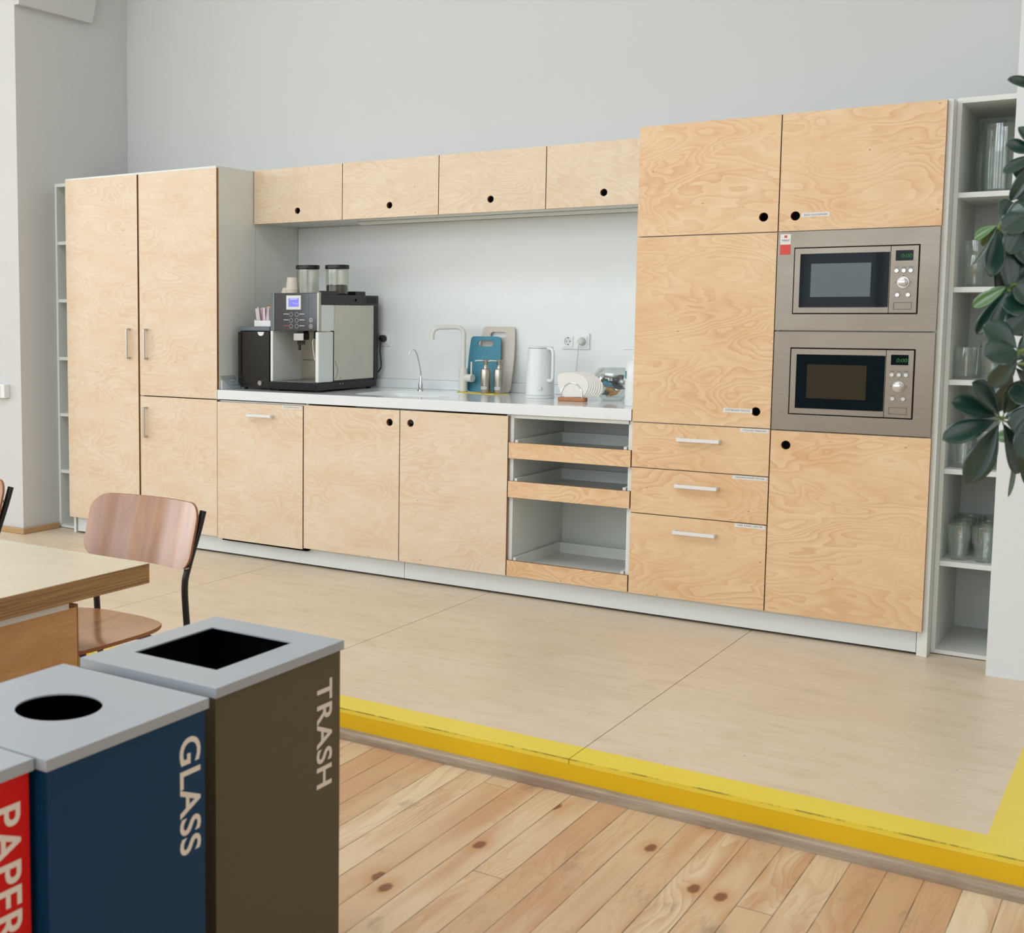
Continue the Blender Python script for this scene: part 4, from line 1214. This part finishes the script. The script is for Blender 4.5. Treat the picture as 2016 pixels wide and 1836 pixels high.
# ------------------------------------------------------------------ napkin holder
T = Thing('napkin_holder', 'wooden based napkin holder with a steel wire arch', 'napkin holder', (3.137, 0.33, CT))
bm = bmesh.new(); poly_prism(bm, rrect(3.066, 3.207, 0.305, 0.352, 0.012), XY, CT+0.0004, CT+0.019)
T.part('base', bm, 'wood_base', bevel=0.003)
for yy in (0.313, 0.344):
    bm = bmesh.new()
    tube(bm, [(3.137+0.0545*math.cos(a), yy, CT+0.028+0.062*math.sin(a)) for a in [PI*k/20 for k in range(21)]], 0.0018, 8)
    cyl(bm, (3.137-0.0545, yy, CT+0.028), (3.137-0.0545, yy, CT+0.0185), 0.0018, 8); cyl(bm, (3.137+0.0545, yy, CT+0.028), (3.137+0.0545, yy, CT+0.0185), 0.0018, 8)
    T.part('wire_arch', bm, 'chrome', smooth=True)
# fanned napkins: each a folded sheet between the arches
for q in range(7):
    ang = math.radians(-8+q*3.2)
    yy = 0.3165+q*0.0038
    bm = bmesh.new()
    L = 0.118
    cxn = 3.172 + (q-3)*0.009
    pts = []
    # quarter-fan outline
    p0 = (cxn-0.052, 0.0)
    for u, v in ((-0.05, 0.0), (0.045, 0.0), (0.068, 0.012), (0.084, 0.035), (0.089, 0.058), (0.083, 0.080), (0.062, 0.101), (0.025, 0.116), (-0.03, 0.122), (-0.072, 0.117), (-0.086, 0.105), (-0.085, 0.06), (-0.070, 0.02)):
        c, s = math.cos(-ang*0.45), math.sin(-ang*0.45)
        pts.append((cxn+u*0.9*c-v*s, max(0.0, u*s+v*c)))
    a = [bm.verts.new((u, yy, CT+0.0195+v)) for u, v in pts]
    b = [bm.verts.new((u, yy+0.0012, CT+0.0195+v)) for u, v in pts]
    bm.faces.new(a); bm.faces.new(b[::-1])
    for i in range(len(a)): bm.faces.new((a[i], a[(i+1) % len(a)], b[(i+1) % len(a)], b[i]))
    single('napkin', bm, 'paper', 'frontmost white napkin in the wire holder' if q == 0 else ('rearmost white napkin in the wire holder' if q == 6 else 'white napkin fanned between the front and rear ones of the wire holder'), 'napkin', (cxn, yy, CT+0.02), 'white napkins in the wire holder')

# ------------------------------------------------------------------ bowl of sweets
bxn, byn = 3.262, 0.52
T = Thing('glass_bowl', 'rounded clear glass bowl of wrapped snacks', 'bowl', (bxn, byn, CT))
T.part('bowl', lathe(bmesh.new(), [(0, 0.0004), (0.045, 0.0006), (0.052, 0.003), (0.082, 0.045), (0.094, 0.090), (0.088, 0.132), (0.070, 0.156), (0.066, 0.158), (0.064, 0.156), (0.085, 0.131), (0.0915, 0.090), (0.0795, 0.046), (0.050, 0.006), (0, 0.005)], bxn, byn, CT, 40), 'glass', smooth=True)
cols = ['foil_silver', 'foil_brown', 'foil_blue', 'foil_dark', 'foil_orange', 'foil_brown', 'foil_dark', 'foil_orange', 'foil_silver', 'foil_brown', 'foil_dark', 'foil_orange']
names = {'foil_silver': 'silver', 'foil_brown': 'brown', 'foil_blue': 'light blue', 'foil_dark': 'dark purple', 'foil_orange': 'orange patterned'}
pos = [(-0.055, -0.02, 0.098), (-0.025, -0.03, 0.088), (-0.015, -0.045, 0.070), (0.03, -0.02, 0.095), (0.0, -0.035, 0.042), (-0.02, -0.01, 0.030), (0.035, -0.015, 0.060), (0.012, -0.02, 0.024), (0.052, -0.02, 0.080), (0.0, 0.03, 0.060), (0.02, 0.04, 0.090), (-0.02, 0.02, 0.055)]
for i, (dx, dy, dz) in enumerate(pos):
    bm = bmesh.new()
    L, Wd = rnd.uniform(0.031, 0.039), rnd.uniform(0.018, 0.023)
    r = [-1, -0.8, -0.55, -0.1, 0.4, 0.75, 0.85, 1]
    pf = [1.0, 0.45, 0.9, 1.05, 1.0, 0.6, 0.5, 1.0]
    vs = []
    for t_, q in zip(r, pf):
        th_ = 0.25 if abs(t_) > 0.75 else 0.75
        vs.append([bm.verts.new((t_*L, q*Wd*cc+rnd.uniform(-0.0015, 0.0015), q*Wd*th_*ss+rnd.uniform(-0.0015, 0.0015))) for cc, ss in ((1, 0), (0.6, 0.8), (-0.5, 0.9), (-1, 0), (-0.6, -0.8), (0.5, -0.9))])
    for a, b in zip(vs, vs[1:]):
        for k in range(6): bm.faces.new((a[k], a[(k+1) % 6], b[(k+1) % 6], b[k]))
    bm.faces.new(vs[0]); bm.faces.new(vs[-1][::-1])
    m3 = Matrix.Rotation(rnd.uniform(0, 3), 4, 'Z') @ Matrix.Rotation(rnd.uniform(-0.6, 0.6), 4, 'Y')
    bmesh.ops.transform(bm, matrix=Matrix.Translation((bxn+dx*0.85, byn+dy*0.85, CT+dz+0.012)) @ m3, verts=bm.verts)
    lab = names[cols[i]]+' foil wrapped snack in the clear bowl'
    if cols[i] == 'foil_blue': lab = 'the only light blue wrapped snack in the clear bowl'
    single('wrapped_snack', bm, cols[i], lab, 'snack', (bxn+dx*0.9, byn+dy*0.9, CT+dz), 'wrapped snacks in the bowl' if cols[i] == 'foil_blue' else names[cols[i]]+' snacks in the bowl')

# white pump bottle against the tall cabinet
T = Thing('pump_bottle', 'white plastic pump bottle against the tall birch cabinet', 'bottle', (3.488, 0.22, CT))
bd = T.part('body', lathe(bmesh.new(), [(0.044, 0.0004), (0.047, 0.004), (0.046, 0.165), (0.040, 0.195), (0.020, 0.212), (0.016, 0.215)], 3.488, 0.22, CT, 32), 'wplastic', smooth=True)
T.part('collar', lathe(bmesh.new(), [(0.018, 0.2155), (0.018, 0.236), (0.007, 0.238), (0.007, 0.255), (0.012, 0.256), (0.012, 0.266), (0, 0.267)], 3.488, 0.22, CT, 20), 'wplastic', bd, smooth=True)
bm = bmesh.new(); tube(bm, [(3.488, 0.22, CT+0.261), (3.438, 0.208, CT+0.262), (3.431, 0.206, CT+0.256)], 0.005, 8); T.part('pump_spout', bm, 'wplastic', bd, smooth=True)
bm = bmesh.new(); n = 6
lo = [bm.verts.new((3.488+0.0468*math.cos(math.radians(200+k*5)), 0.22+0.0468*math.sin(math.radians(200+k*5)), CT+0.125)) for k in range(n+1)]
hi = [bm.verts.new((v.co.x, v.co.y, CT+0.160)) for v in lo]
for k in range(n): bm.faces.new((lo[k], lo[k+1], hi[k+1], hi[k]))
T.part('bottle_print', bm, 'bluebd', bd)

# switch on the left wall
T = Thing('light_switch', 'white surface-mounted switch box on the left wall', 'switch', (-0.38, -0.19, 0.83))
T.part('box', bx(-0.44, -0.312, -0.235, -0.1905, 0.836, 0.920), 'wplastic', bevel=0.004)
T.part('rocker', bx(-0.425, -0.345, -0.238, -0.2348, 0.846, 0.910), 'wplastic', bevel=0.002)
T.part('rocker_slot', bx(-0.352, -0.348, -0.2388, -0.2375, 0.858, 0.895), 'engrave')

# ------------------------------------------------------------------ glassware
def tumbler(h, r0, r1, flute_to):
    prof_o = [(r0*0.92, 0.0), (r0, 0.003), (r0+(r1-r0)*0.25, h*0.25), (r0+(r1-r0)*0.6, flute_to*h*0.93), (r0+(r1-r0)*0.95, flute_to*h), (r1, flute_to*h*1.12), (r1*1.01, h*0.98), (r1, h)]
    prof_i = [(r1-0.002, h), (r1-0.0022, flute_to*h*1.12), (r0-0.003+(r1-r0)*0.5, flute_to*h*0.9), (r0-0.004, 0.012), (0, 0.010)]
    bm = bmesh.new()
    no = len(prof_o)
    def mod(j, a):
        if j < 5 and j > 0: return 1 + 0.045*math.cos(9*a)
        return 1
    lathe(bm, [(0, 0.0015)] + prof_o + prof_i, 0, 0, 0, 54, lambda j, a: mod(j-1, a))
    return bm
SHY = 0.20
def place_glass(proto, first, x, y, z, label, group):
    if not first['n']:
        first['n'] = 1; o = proto; o.location = (x, y, z)
    else:
        o = proto.copy(); COL.objects.link(o); o.location = (x, y, z)
    o['label'] = label; o['group'] = group; o['category'] = 'glass'
    o.rotation_euler = (0, 0, rnd.uniform(0, 1))
    return o
pt = single('glass_tumbler', tumbler(0.140, 0.029, 0.0425, 0.56), 'glass', 'x', 'glass', (0, 0, 0), smooth=True)
ps = single('glass_tumbler', tumbler(0.125, 0.033, 0.0400, 0.62), 'glass', 'x', 'glass', (0, 0, 0), smooth=True)
pl_ = single('glass_tumbler', tumbler(0.150, 0.030, 0.0400, 0.55), 'glass', 'x', 'glass', (0, 0, 0), smooth=True)
f1, f2, f3 = {'n': 0}, {'n': 0}, {'n': 0}
z5, z4, z3, z2, z1 = RS[4]+0.0006, RS[3]+0.0006, RS[2]+0.0006, RS[1]+0.0006, RS[0]+0.0006
place_glass(pt, f1, 4.842, 0.180, z5, 'front left fluted glass tumbler on the lowest glassware shelf', 'tumblers on the lowest glass shelf')
place_glass(pt, f1, 4.930, 0.178, z5, 'front right fluted glass tumbler on the lowest glassware shelf', 'tumblers on the lowest glass shelf')
for (x, y, w_) in ((4.836, 0.29, 'left tumbler in the second row'), (4.926, 0.29, 'right tumbler in the second row'), (4.834, 0.40, 'left tumbler in the third row'), (4.924, 0.40, 'right tumbler in the third row'), (4.838, 0.51, 'left tumbler in the rearmost row'), (4.928, 0.51, 'right tumbler in the rearmost row')):
    place_glass(pt, f1, x, y, z5, w_+' on the lowest glassware shelf', 'rear tumblers on the lowest glass shelf')
place_glass(ps, f2, 4.834, 0.20, z4, 'left fluted glass on the shelf second from the bottom', 'tumblers on the second glass shelf')
place_glass(pl_, f3, 4.922, 0.19, z4, 'right tall fluted glass on the shelf second from the bottom', 'tumblers on the second glass shelf')
place_glass(ps, f2, 4.832, 0.32, z4, 'glass behind the left one on the shelf second from the bottom', 'tumblers on the second glass shelf')
place_glass(ps, f2, 4.830, 0.21, z3, 'front left short fluted glass on the middle shelf', 'tumblers on the middle glass shelf')
place_glass(ps, f2, 4.850, 0.34, z3, 'short glass behind the front left one on the middle shelf', 'tumblers on the middle glass shelf')
place_glass(pl_, f3, 4.920, 0.20, z3, 'right tall fluted glass on the middle shelf', 'tumblers on the middle glass shelf')
place_glass(ps, f2, 4.842, 0.22, z2, 'lower glass of the nested pair on the second shelf from the top', 'tumblers on the upper glass shelf')
place_glass(ps, f2, 4.842, 0.22, z2+0.058, 'upper glass of the nested pair on the second shelf from the top', 'tumblers on the upper glass shelf')
def vase(x, y, prof, label):
    return single('glass_vase', lathe(bmesh.new(), prof, x, y, z1, 40), 'glass', label, 'vase', (x, y, z1), 'clear vases on the top shelf', smooth=True)
h = 0.262
vase(4.912, 0.235, [(0, 0.0), (0.056, 0.0), (0.058, 0.004), (0.058, h), (0.0555, h), (0.0555, 0.014), (0, 0.012)], 'straight clear glass cylinder vase on the top shelf')
vase(4.862, 0.40, [(0, 0.0), (0.050, 0.0), (0.056, 0.02), (0.062, 0.12), (0.056, 0.22), (0.045, 0.30), (0.0425, 0.30), (0.0535, 0.22), (0.0595, 0.12), (0.0535, 0.021), (0, 0.012)], 'curved clear glass vase behind the straight one on the top shelf')

# ------------------------------------------------------------------ table and chairs
TZ = 0.66
T = Thing('dining_table', 'large pale birch table with thick laminated edge at the left', 'table', (2.0, -3.3, FL))
T.part('tabletop', bx(0.75, 3.25, -3.78, -2.838, TZ-0.056, TZ), ['tabletop', 'plyedge'], edge='z', bevel=0.0008)
T.part('apron', bx(0.85, 3.222, -3.68, -3.12, TZ-0.080, TZ-0.0565), 'white')
T.part('side_panel', bx(3.195, 3.215, -3.66, -3.085, FL+0.001, TZ-0.081), ['panelwarm', 'edge'], edge='x')
T.part('side_panel', bx(0.86, 0.88, -3.66, -3.085, FL+0.001, TZ-0.081), ['panelwarm', 'edge'], edge='x')
T.part('panel_edge_post', bx(3.150, 3.1945, -3.0845, -3.060, FL+0.001, TZ-0.081), 'edge')
T.part('panel_edge_post', bx(0.8805, 0.92, -3.0845, -3.060, FL+0.001, TZ-0.081), 'edge')

def make_chair(loc, label):
    T = Thing('dining_chair', label, 'chair', (0, 0, 0), 'veneered chairs behind the table')
    # local frame: x across, -y is where the sitter faces, z from floor
    # seat: rounded, slightly dished sheet
    n = 14
    bm = bmesh.new()
    grid = {}
    for lay, dz in ((0, 0.0), (1, -0.012)):
        for i in range(n+1):
            for j in range(n+1):
                u, v = -1+2*i/n, -1+2*j/n
                # squircle mapping for rounded corners
                a = u*math.sqrt(1-0.32*v*v*abs(v)); b = v*math.sqrt(1-0.30*u*u*abs(u))
                x = a*0.226; y = -0.215 + b*0.215
                z = 0.452 - 0.010*(1-u*u)*(1-v*v) - (0.012*max(0, -v)**3)
                grid[lay, i, j] = bm.verts.new((x, y, z+dz))
    for i in range(n):
        for j in range(n):
            bm.faces.new((grid[0, i, j], grid[0, i+1, j], grid[0, i+1, j+1], grid[0, i, j+1]))
            bm.faces.new((grid[1, i, j], grid[1, i, j+1], grid[1, i+1, j+1], grid[1, i+1, j]))
    for k in range(n):
        for (a, b) in (((k, 0), (k+1, 0)), ((k, n), (k+1, n)), ((0, k), (0, k+1)), ((n, k), (n, k+1))):
            f = bm.faces.new((grid[0, a[0], a[1]], grid[0, b[0], b[1]], grid[1, b[0], b[1]], grid[1, a[0], a[1]])); f.material_index = 1
    T.part('seat', bm, ['chairv', 'chaire'], smooth=True)
    # backrest: curved, rounded rectangle, leaning back
    bm = bmesh.new(); grid = {}
    nx, nz = 48, 12
    for lay in (0, 1):
        for i in range(nx+1):
            for j in range(nz+1):
                u, v = math.sin(PI/2*(-1+2*i/nx)), -1+2*j/nz
                # rounded corners by pulling the ends in
                hh = 0.107; hw = 0.242
                r = 0.058
                du = abs(u)*hw; dv = v*hh
                if du > hw-r:
                    q = (du-(hw-r))/r
                    lim = hh-r+r*math.sqrt(max(0, 1-q*q))
                    dv = v*lim
                x = u*hw; zz = 0.722+dv
                y = 0.072 + 0.30*(zz-0.60) - 0.050*u*u + (0.011 if lay else 0)
                grid[lay, i, j] = bm.verts.new((x, y, zz))
    for i in range(nx):
        for j in range(nz):
            bm.faces.new((grid[0, i, j], grid[0, i+1, j], grid[0, i+1, j+1], grid[0, i, j+1]))
            bm.faces.new((grid[1, i, j], grid[1, i, j+1], grid[1, i+1, j+1], grid[1, i+1, j]))
    for k in range(nx):
        for j in (0, nz):
            f = bm.faces.new((grid[0, k, j], grid[0, k+1, j], grid[1, k+1, j], grid[1, k, j])); f.material_index = 1
    for k in range(nz):
        for i in (0, nx):
            f = bm.faces.new((grid[0, i, k], grid[0, i, k+1], grid[1, i, k+1], grid[1, i, k])); f.material_index = 1
    T.part('backrest', bm, ['chairv', 'chaire'], smooth=True)
    for s in (-1, 1):
        bm = bmesh.new()
        tube(bm, smooth_path([(s*0.212, 0.135, 0.001), (s*0.208, 0.085, 0.25), (s*0.205, 0.066, 0.45), (s*0.204, 0.060, 0.56), (s*0.206, 0.075, 0.620), (s*0.214, 0.118, 0.735), (s*0.216, 0.142, 0.80)], 5), 0.0115, 12)
        T.part('leg', bm, 'blackm', smooth=True, label='black steel rear leg running up behind the backrest')
        bm = bmesh.new()
        tube(bm, [(s*0.19, -0.40, 0.001), (s*0.160, -0.365, 0.430)], 0.011, 12)
        T.part('leg', bm, 'blackm', smooth=True)
        bm = bmesh.new(); tube(bm, smooth_path([(s*0.150, -0.372, 0.424), (s*0.145, -0.12, 0.420), (s*0.165, -0.02, 0.385), (s*0.206, 0.075, 0.330)], 4), 0.010, 10)
        T.part('seat_rail', bm, 'blackm', smooth=True)
        for zz in (0.62, 0.75):
            b = bmesh.new(); y_ = 0.072+0.30*(zz-0.60)-0.03
            cyl(b, (s*0.212, y_+0.008, zz), (s*0.212, y_+0.034, zz), 0.004, 10)
            T.part('screw', b, 'satin')
    bm = bmesh.new(); tube(bm, [(-0.160, -0.362, 0.424), (0.160, -0.362, 0.424)], 0.010, 10); T.part('cross_rail', bm, 'blackm', smooth=True)
    T.o.location = loc
    return T.o
CHX, CHY = 2.724, -2.375
ch = make_chair((CHX, CHY, FL), 'brown veneered chair with black frame at the corner of the birch table')
dup(ch, (CHX-0.952, CHY+0.01, FL), 'brown veneered chair at the left edge, mostly out of frame')

# ------------------------------------------------------------------ bins
def bin_(name, label, x0, x1, y0, y1, zt, mat, hole, word, zt_text, y_text, wlen):
    T = Thing('recycling_bin', label, 'bin', ((x0+x1)/2, (y0+y1)/2, FL), None)
    ins = 0.006
    bm = bmesh.new()
    # body: four walls and a floor
    X0, X1, Y0, Y1 = x0+ins, x1-ins, y0+ins, y1-ins
    zb = FL+0.02; zt_ = zt-0.018
    t = 0.004
    box(bm, X0, X1, Y0, Y0+t, zb, zt_); box(bm, X0, X1, Y1-t, Y1, zb, zt_)
    box(bm, X0, X0+t, Y0+t, Y1-t, zb, zt_); box(bm, X1-t, X1, Y0+t, Y1-t, zb, zt_); box(bm, X0+t, X1-t, Y0+t, Y1-t, zb, zb+t)
    T.part('body', bm, [mat])
    T.part('base', bx(X0+0.01, X1-0.01, Y0+0.01, Y1-0.01, FL+0.0005, zb-0.0003), 'black')
    T.part('inner_shade', holed(X0+0.008, X1-0.008, Y0+0.008, Y1-0.008, (X0+X1)/2, (Y0+Y1)/2, lambda a: ray_rect((X1-X0)/2-0.010, (X1-X0)/2-0.010, (Y1-Y0)/2-0.010, (Y1-Y0)/2-0.010, a), zb+0.02, zt_-0.002, XY, extra=[math.atan2(a*((Y1-Y0)/2-0.01), b*((X1-X0)/2-0.01)) for a in (-1, 1) for b in (-1, 1)]), 'dark')  # near-black sleeve added so the bin's inside reads as deep shade
    cu, cv = hole[0], hole[1]
    if hole[2] == 'round':
        bm = holed(x0, x1, y0, y1, cu, cv, lambda a: hole[3], zt-0.003, zt, XY, n=48)
    else:
        hw, hh = hole[3], hole[4]
        bm = holed(x0, x1, y0, y1, cu, cv, lambda a: ray_rect(hw, hw, hh, hh, a), zt-0.003, zt, XY, extra=[math.atan2(a*hh, b*hw) for a in (-1, 1) for b in (-1, 1)])
    lid = T.part('lid', bm, 'lid')
    bm = bmesh.new()
    t = 0.003
    box(bm, x0, x1, y0, y0+t, zt-0.019, zt-0.003); box(bm, x0, x1, y1-t, y1, zt-0.019, zt-0.003)
    box(bm, x0, x0+t, y0+t, y1-t, zt-0.019, zt-0.003); box(bm, x1-t, x1, y0+t, y1-t, zt-0.019, zt-0.003)
    T.part('lid_rim', bm, 'lid', lid)
    if word:
        xf = x1-ins
        bm = text_bm(word, 0.0775, 0.0002, lambda u, v, w_: (xf+0.0006+w_, y_text+v, zt_text-u), offset=0.0012, width=wlen, spacing=1.06)
        T.part('lettering', bm, 'letter')
    return T
bin_('b', 'brown metal bin lettered TRASH with a square opening', 3.786, 4.139, -3.634, -3.204, 0.66, 'olive', (3.953, -3.411, 'rect', 0.109, 0.127), 'TRASH', 0.588, -3.297, 0.229)
bin_('b', 'navy metal bin lettered GLASS with a round opening', 3.790, 4.163, -4.078, -3.683, 0.66, 'navy', (3.983, -3.880, 'round', 0.0765), 'GLASS', 0.600, -3.758, 0.214)
bin_('b', 'red metal bin lettered PAPER, cut by the left edge', 3.785, 4.140, -4.475, -4.092 if False else -4.083, 0.66, 'binred', (3.95, -4.29, 'rect', 0.11, 0.02), 'PAPER', 0.598, -4.163, 0.214)

# ------------------------------------------------------------------ plant at the right
RXv, DNv = RX, DN
def at(px, py, d):
    """a point d metres from the camera, used only to read positions off the reference while laying the plant out"""
    v = (RX*((px-CX)/F) + DN*((py-CY)/F) + fwd)
    return CAMPOS + v*d
T = Thing('potted_plant', 'umbrella plant with glossy dark leaves hanging in from the right edge', 'plant', (5.85, -2.35, FL))
pb = (5.85, -2.35)
T.part('pot', lathe(bmesh.new(), [(0.12, 0.0005), (0.13, 0.01), (0.17, 0.33), (0.175, 0.35), (0.165, 0.35), (0.155, 0.32), (0, 0.315)], pb[0], pb[1], FL, 36), 'pot', smooth=True)
T.part('soil', lathe(bmesh.new(), [(0, 0.318), (0.153, 0.319), (0.15, 0.326), (0, 0.330)], pb[0], pb[1], FL, 24), 'soil')
def leaf(base, tip, width, up=Vector((0, 0, 1)), droop=0.10, fold=0.25, mat='leaf', pet=None):
    width *= 1.0
    base, tip = Vector(base), Vector(tip)
    ax = tip-base; L = ax.length; ax.normalize()
    side = ax.cross(up)
    if side.length < 1e-3: side = ax.cross(Vector((0, 1, 0)))
    side.normalize(); nrm = side.cross(ax).normalized()
    bm = bmesh.new()
    nl, nw = 18, 6
    rows = []
    for i in range(nl+1):
        t = i/nl
        wv = width/2*(math.sin(PI*t**1.5)**0.58 if 0 < t < 1 else 0.02)
        c = base + ax*(L*t) + nrm*(-droop*L*(t*t) + droop*L*t)*1.6
        rows.append([bm.verts.new(c + side*(wv*s/(nw/2)) + nrm*(fold*wv*(abs(s)/(nw/2))**1.3 - 0.0)) for s in range(-nw//2, nw//2+1)])
    for a, b in zip(rows, rows[1:]):
        for k in range(nw): bm.faces.new((a[k], a[k+1], b[k+1], b[k]))
    o = T.part('leaf', bm, mat, smooth=True)
    s = o.modifiers.new('solid', 'SOLIDIFY'); s.thickness = 0.0008
    return o
toward = (-fwd).normalized()
def whorl(cpx, d, leaves, mat='leaf'):
    c = at(cpx[0], cpx[1], d)
    for lf in leaves:
        tx, ty, dd, wd = lf[:4]
        mt = lf[4] if len(lf) > 4 else mat
        dr = lf[5] if len(lf) > 5 else None
        tip = at(tx, ty, d+dd)
        ax = (tip-c)
        base = c + ax*0.11
        upv = dr if dr is not None else (toward + Vector((0, 0, 0.45)))
        leaf(base, tip, wd, upv, droop=0.06, mat=mt)
        bm = bmesh.new(); tube(bm, [c, c+ax*0.10-Vector((0, 0, 0.003)), base], 0.0014, 6)
        T.part('leaf_stalk', bm, 'stem', smooth=True)
    return c
UPF = Vector((0.2, 0.1, 1))
EDGE = RX*0.9 + Vector((0, 0, 0.2))
ws = []
# lowest whorl, the clearest one
ws.append(whorl((1972, 822), 2.55, [(1914, 752, -0.03, 0.052), (1872, 792, -0.02, 0.050), (1855, 866, 0.0, 0.046), (1904, 950, 0.03, 0.056), (2006, 932, 0.04, 0.054), (2050, 880, 0.0, 0.055), (2046, 800, -0.05, 0.052), (2012, 748, -0.05, 0.05)]))
ws.append(whorl((1995, 715), 2.75, [(1930, 790, 0.02, 0.035, 'leaf', EDGE), (1960, 812, 0.05, 0.04), (2045, 800, 0.05, 0.055), (2050, 730, 0.0, 0.052), (2050, 660, 0.0, 0.055), (1950, 700, 0.06, 0.045)]))
ws.append(whorl((2010, 690), 2.45, [(1938, 700, -0.03, 0.060), (1936, 640, 0.02, 0.058), (2060, 640, 0.0, 0.055), (2070, 760, 0.0, 0.055), (1950, 762, 0.04, 0.04)]))
ws.append(whorl((1990, 560), 2.60, [(1922, 658, 0.03, 0.034), (1915, 604, 0.05, 0.030, 'leaf_young'), (1950, 676, 0.0, 0.040), (1940, 640, 0.06, 0.036), (1998, 660, 0.02, 0.042), (2050, 620, 0.0, 0.055), (2052, 560, 0.0, 0.055), (1955, 590, 0.04, 0.04, 'leaf_young'), (2050, 500, 0.02, 0.052)]))
ws.append(whorl((1968, 440), 2.60, [(1916, 520, 0.02, 0.018, 'leaf', EDGE), (1918, 470, 0.05, 0.024, 'leaf_young'), (1938, 485, 0.05, 0.034, 'leaf_young'), (1950, 545, -0.02, 0.042), (1990, 570, 0.0, 0.046), (1972, 590, 0.04, 0.044), (2030, 520, 0.0, 0.055), (2040, 460, 0.0, 0.055), (2036, 405, 0.0, 0.050), (1990, 395, 0.02, 0.04)]))
ws.append(whorl((2030, 505), 2.70, [(1965, 520, 0.0, 0.05), (1975, 600, 0.0, 0.05), (1985, 440, 0.0, 0.05), (2040, 610, 0.0, 0.05), (1990, 560, -0.03, 0.05)]))
ws.append(whorl((2045, 300), 2.60, [(1980, 286, 0.0, 0.038), (1974, 340, 0.0, 0.026), (2000, 350, 0.03, 0.040), (2005, 250, 0.0, 0.03), (1990, 395, 0.03, 0.030), (2110, 300, 0.0, 0.05)]))
ws.append(whorl((2070, 180), 2.60, [(1983, 156, 0.0, 0.030), (2030, 120, 0.0, 0.05), (2130, 200, 0.0, 0.05)]))
ws.append(whorl((2000, 860), 2.70, [(1985, 978, 0.02, 0.018, 'leaf', EDGE), (2030, 960, 0.03, 0.045), (2055, 900, 0.03, 0.05), (2045, 830, 0.0, 0.05), (1962, 860, 0.02, 0.03, 'leaf_young')]))
ws.append(whorl((2035, 610), 2.50, [(1972, 598, 0.0, 0.055), (1985, 655, 0.0, 0.055), (2000, 560, 0.0, 0.055), (2060, 680, 0.0, 0.055), (2080, 560, 0.0, 0.055)]))
ws.append(whorl((2025, 420), 2.52, [(1975, 455, 0.0, 0.050), (1985, 500, 0.0, 0.050), (1990, 415, 0.02, 0.045), (2040, 500, 0.0, 0.055), (2080, 400, 0.0, 0.055)]))
ws.append(whorl((2048, 360), 2.66, [(2002, 392, 0.0, 0.045), (2012, 440, 0.0, 0.05), (2006, 330, 0.0, 0.04), (2090, 380, 0.0, 0.05)]))
ws.append(whorl((2040, 790), 2.48, [(1985, 772, 0.0, 0.05), (1995, 850, 0.0, 0.052), (2010, 905, 0.0, 0.055), (2090, 830, 0.0, 0.05)]))
# branches joining the whorls to a trunk that rises from the pot
trunk = [Vector((pb[0], pb[1], FL+0.32)), Vector((5.84, -2.37, 0.6)), Vector((5.80, -2.42, 1.1)), Vector((5.78, -2.45, 1.6)), Vector((5.76, -2.46, 2.0))]
bm = bmesh.new(); tp = smooth_path(trunk, 5); tube(bm, tp, 0.012, 10, True, [0.014-0.008*i/(len(tp)-1) for i in range(len(tp))])
T.part('trunk', bm, 'bark', smooth=True)
for c in ws:
    tz = min(1.95, max(0.45, c.z+0.02))
    s0 = min(tp, key=lambda p: abs(p.z-(c.z-0.12)))
    mid = (s0+c)/2 + Vector((0, 0, 0.05))
    bm = bmesh.new(); pth = smooth_path([s0, mid, c], 6); tube(bm, pth, 0.004, 8, True, [0.0055-0.003*i/(len(pth)-1) for i in range(len(pth))])
    T.part('branch', bm, 'stem', smooth=True)
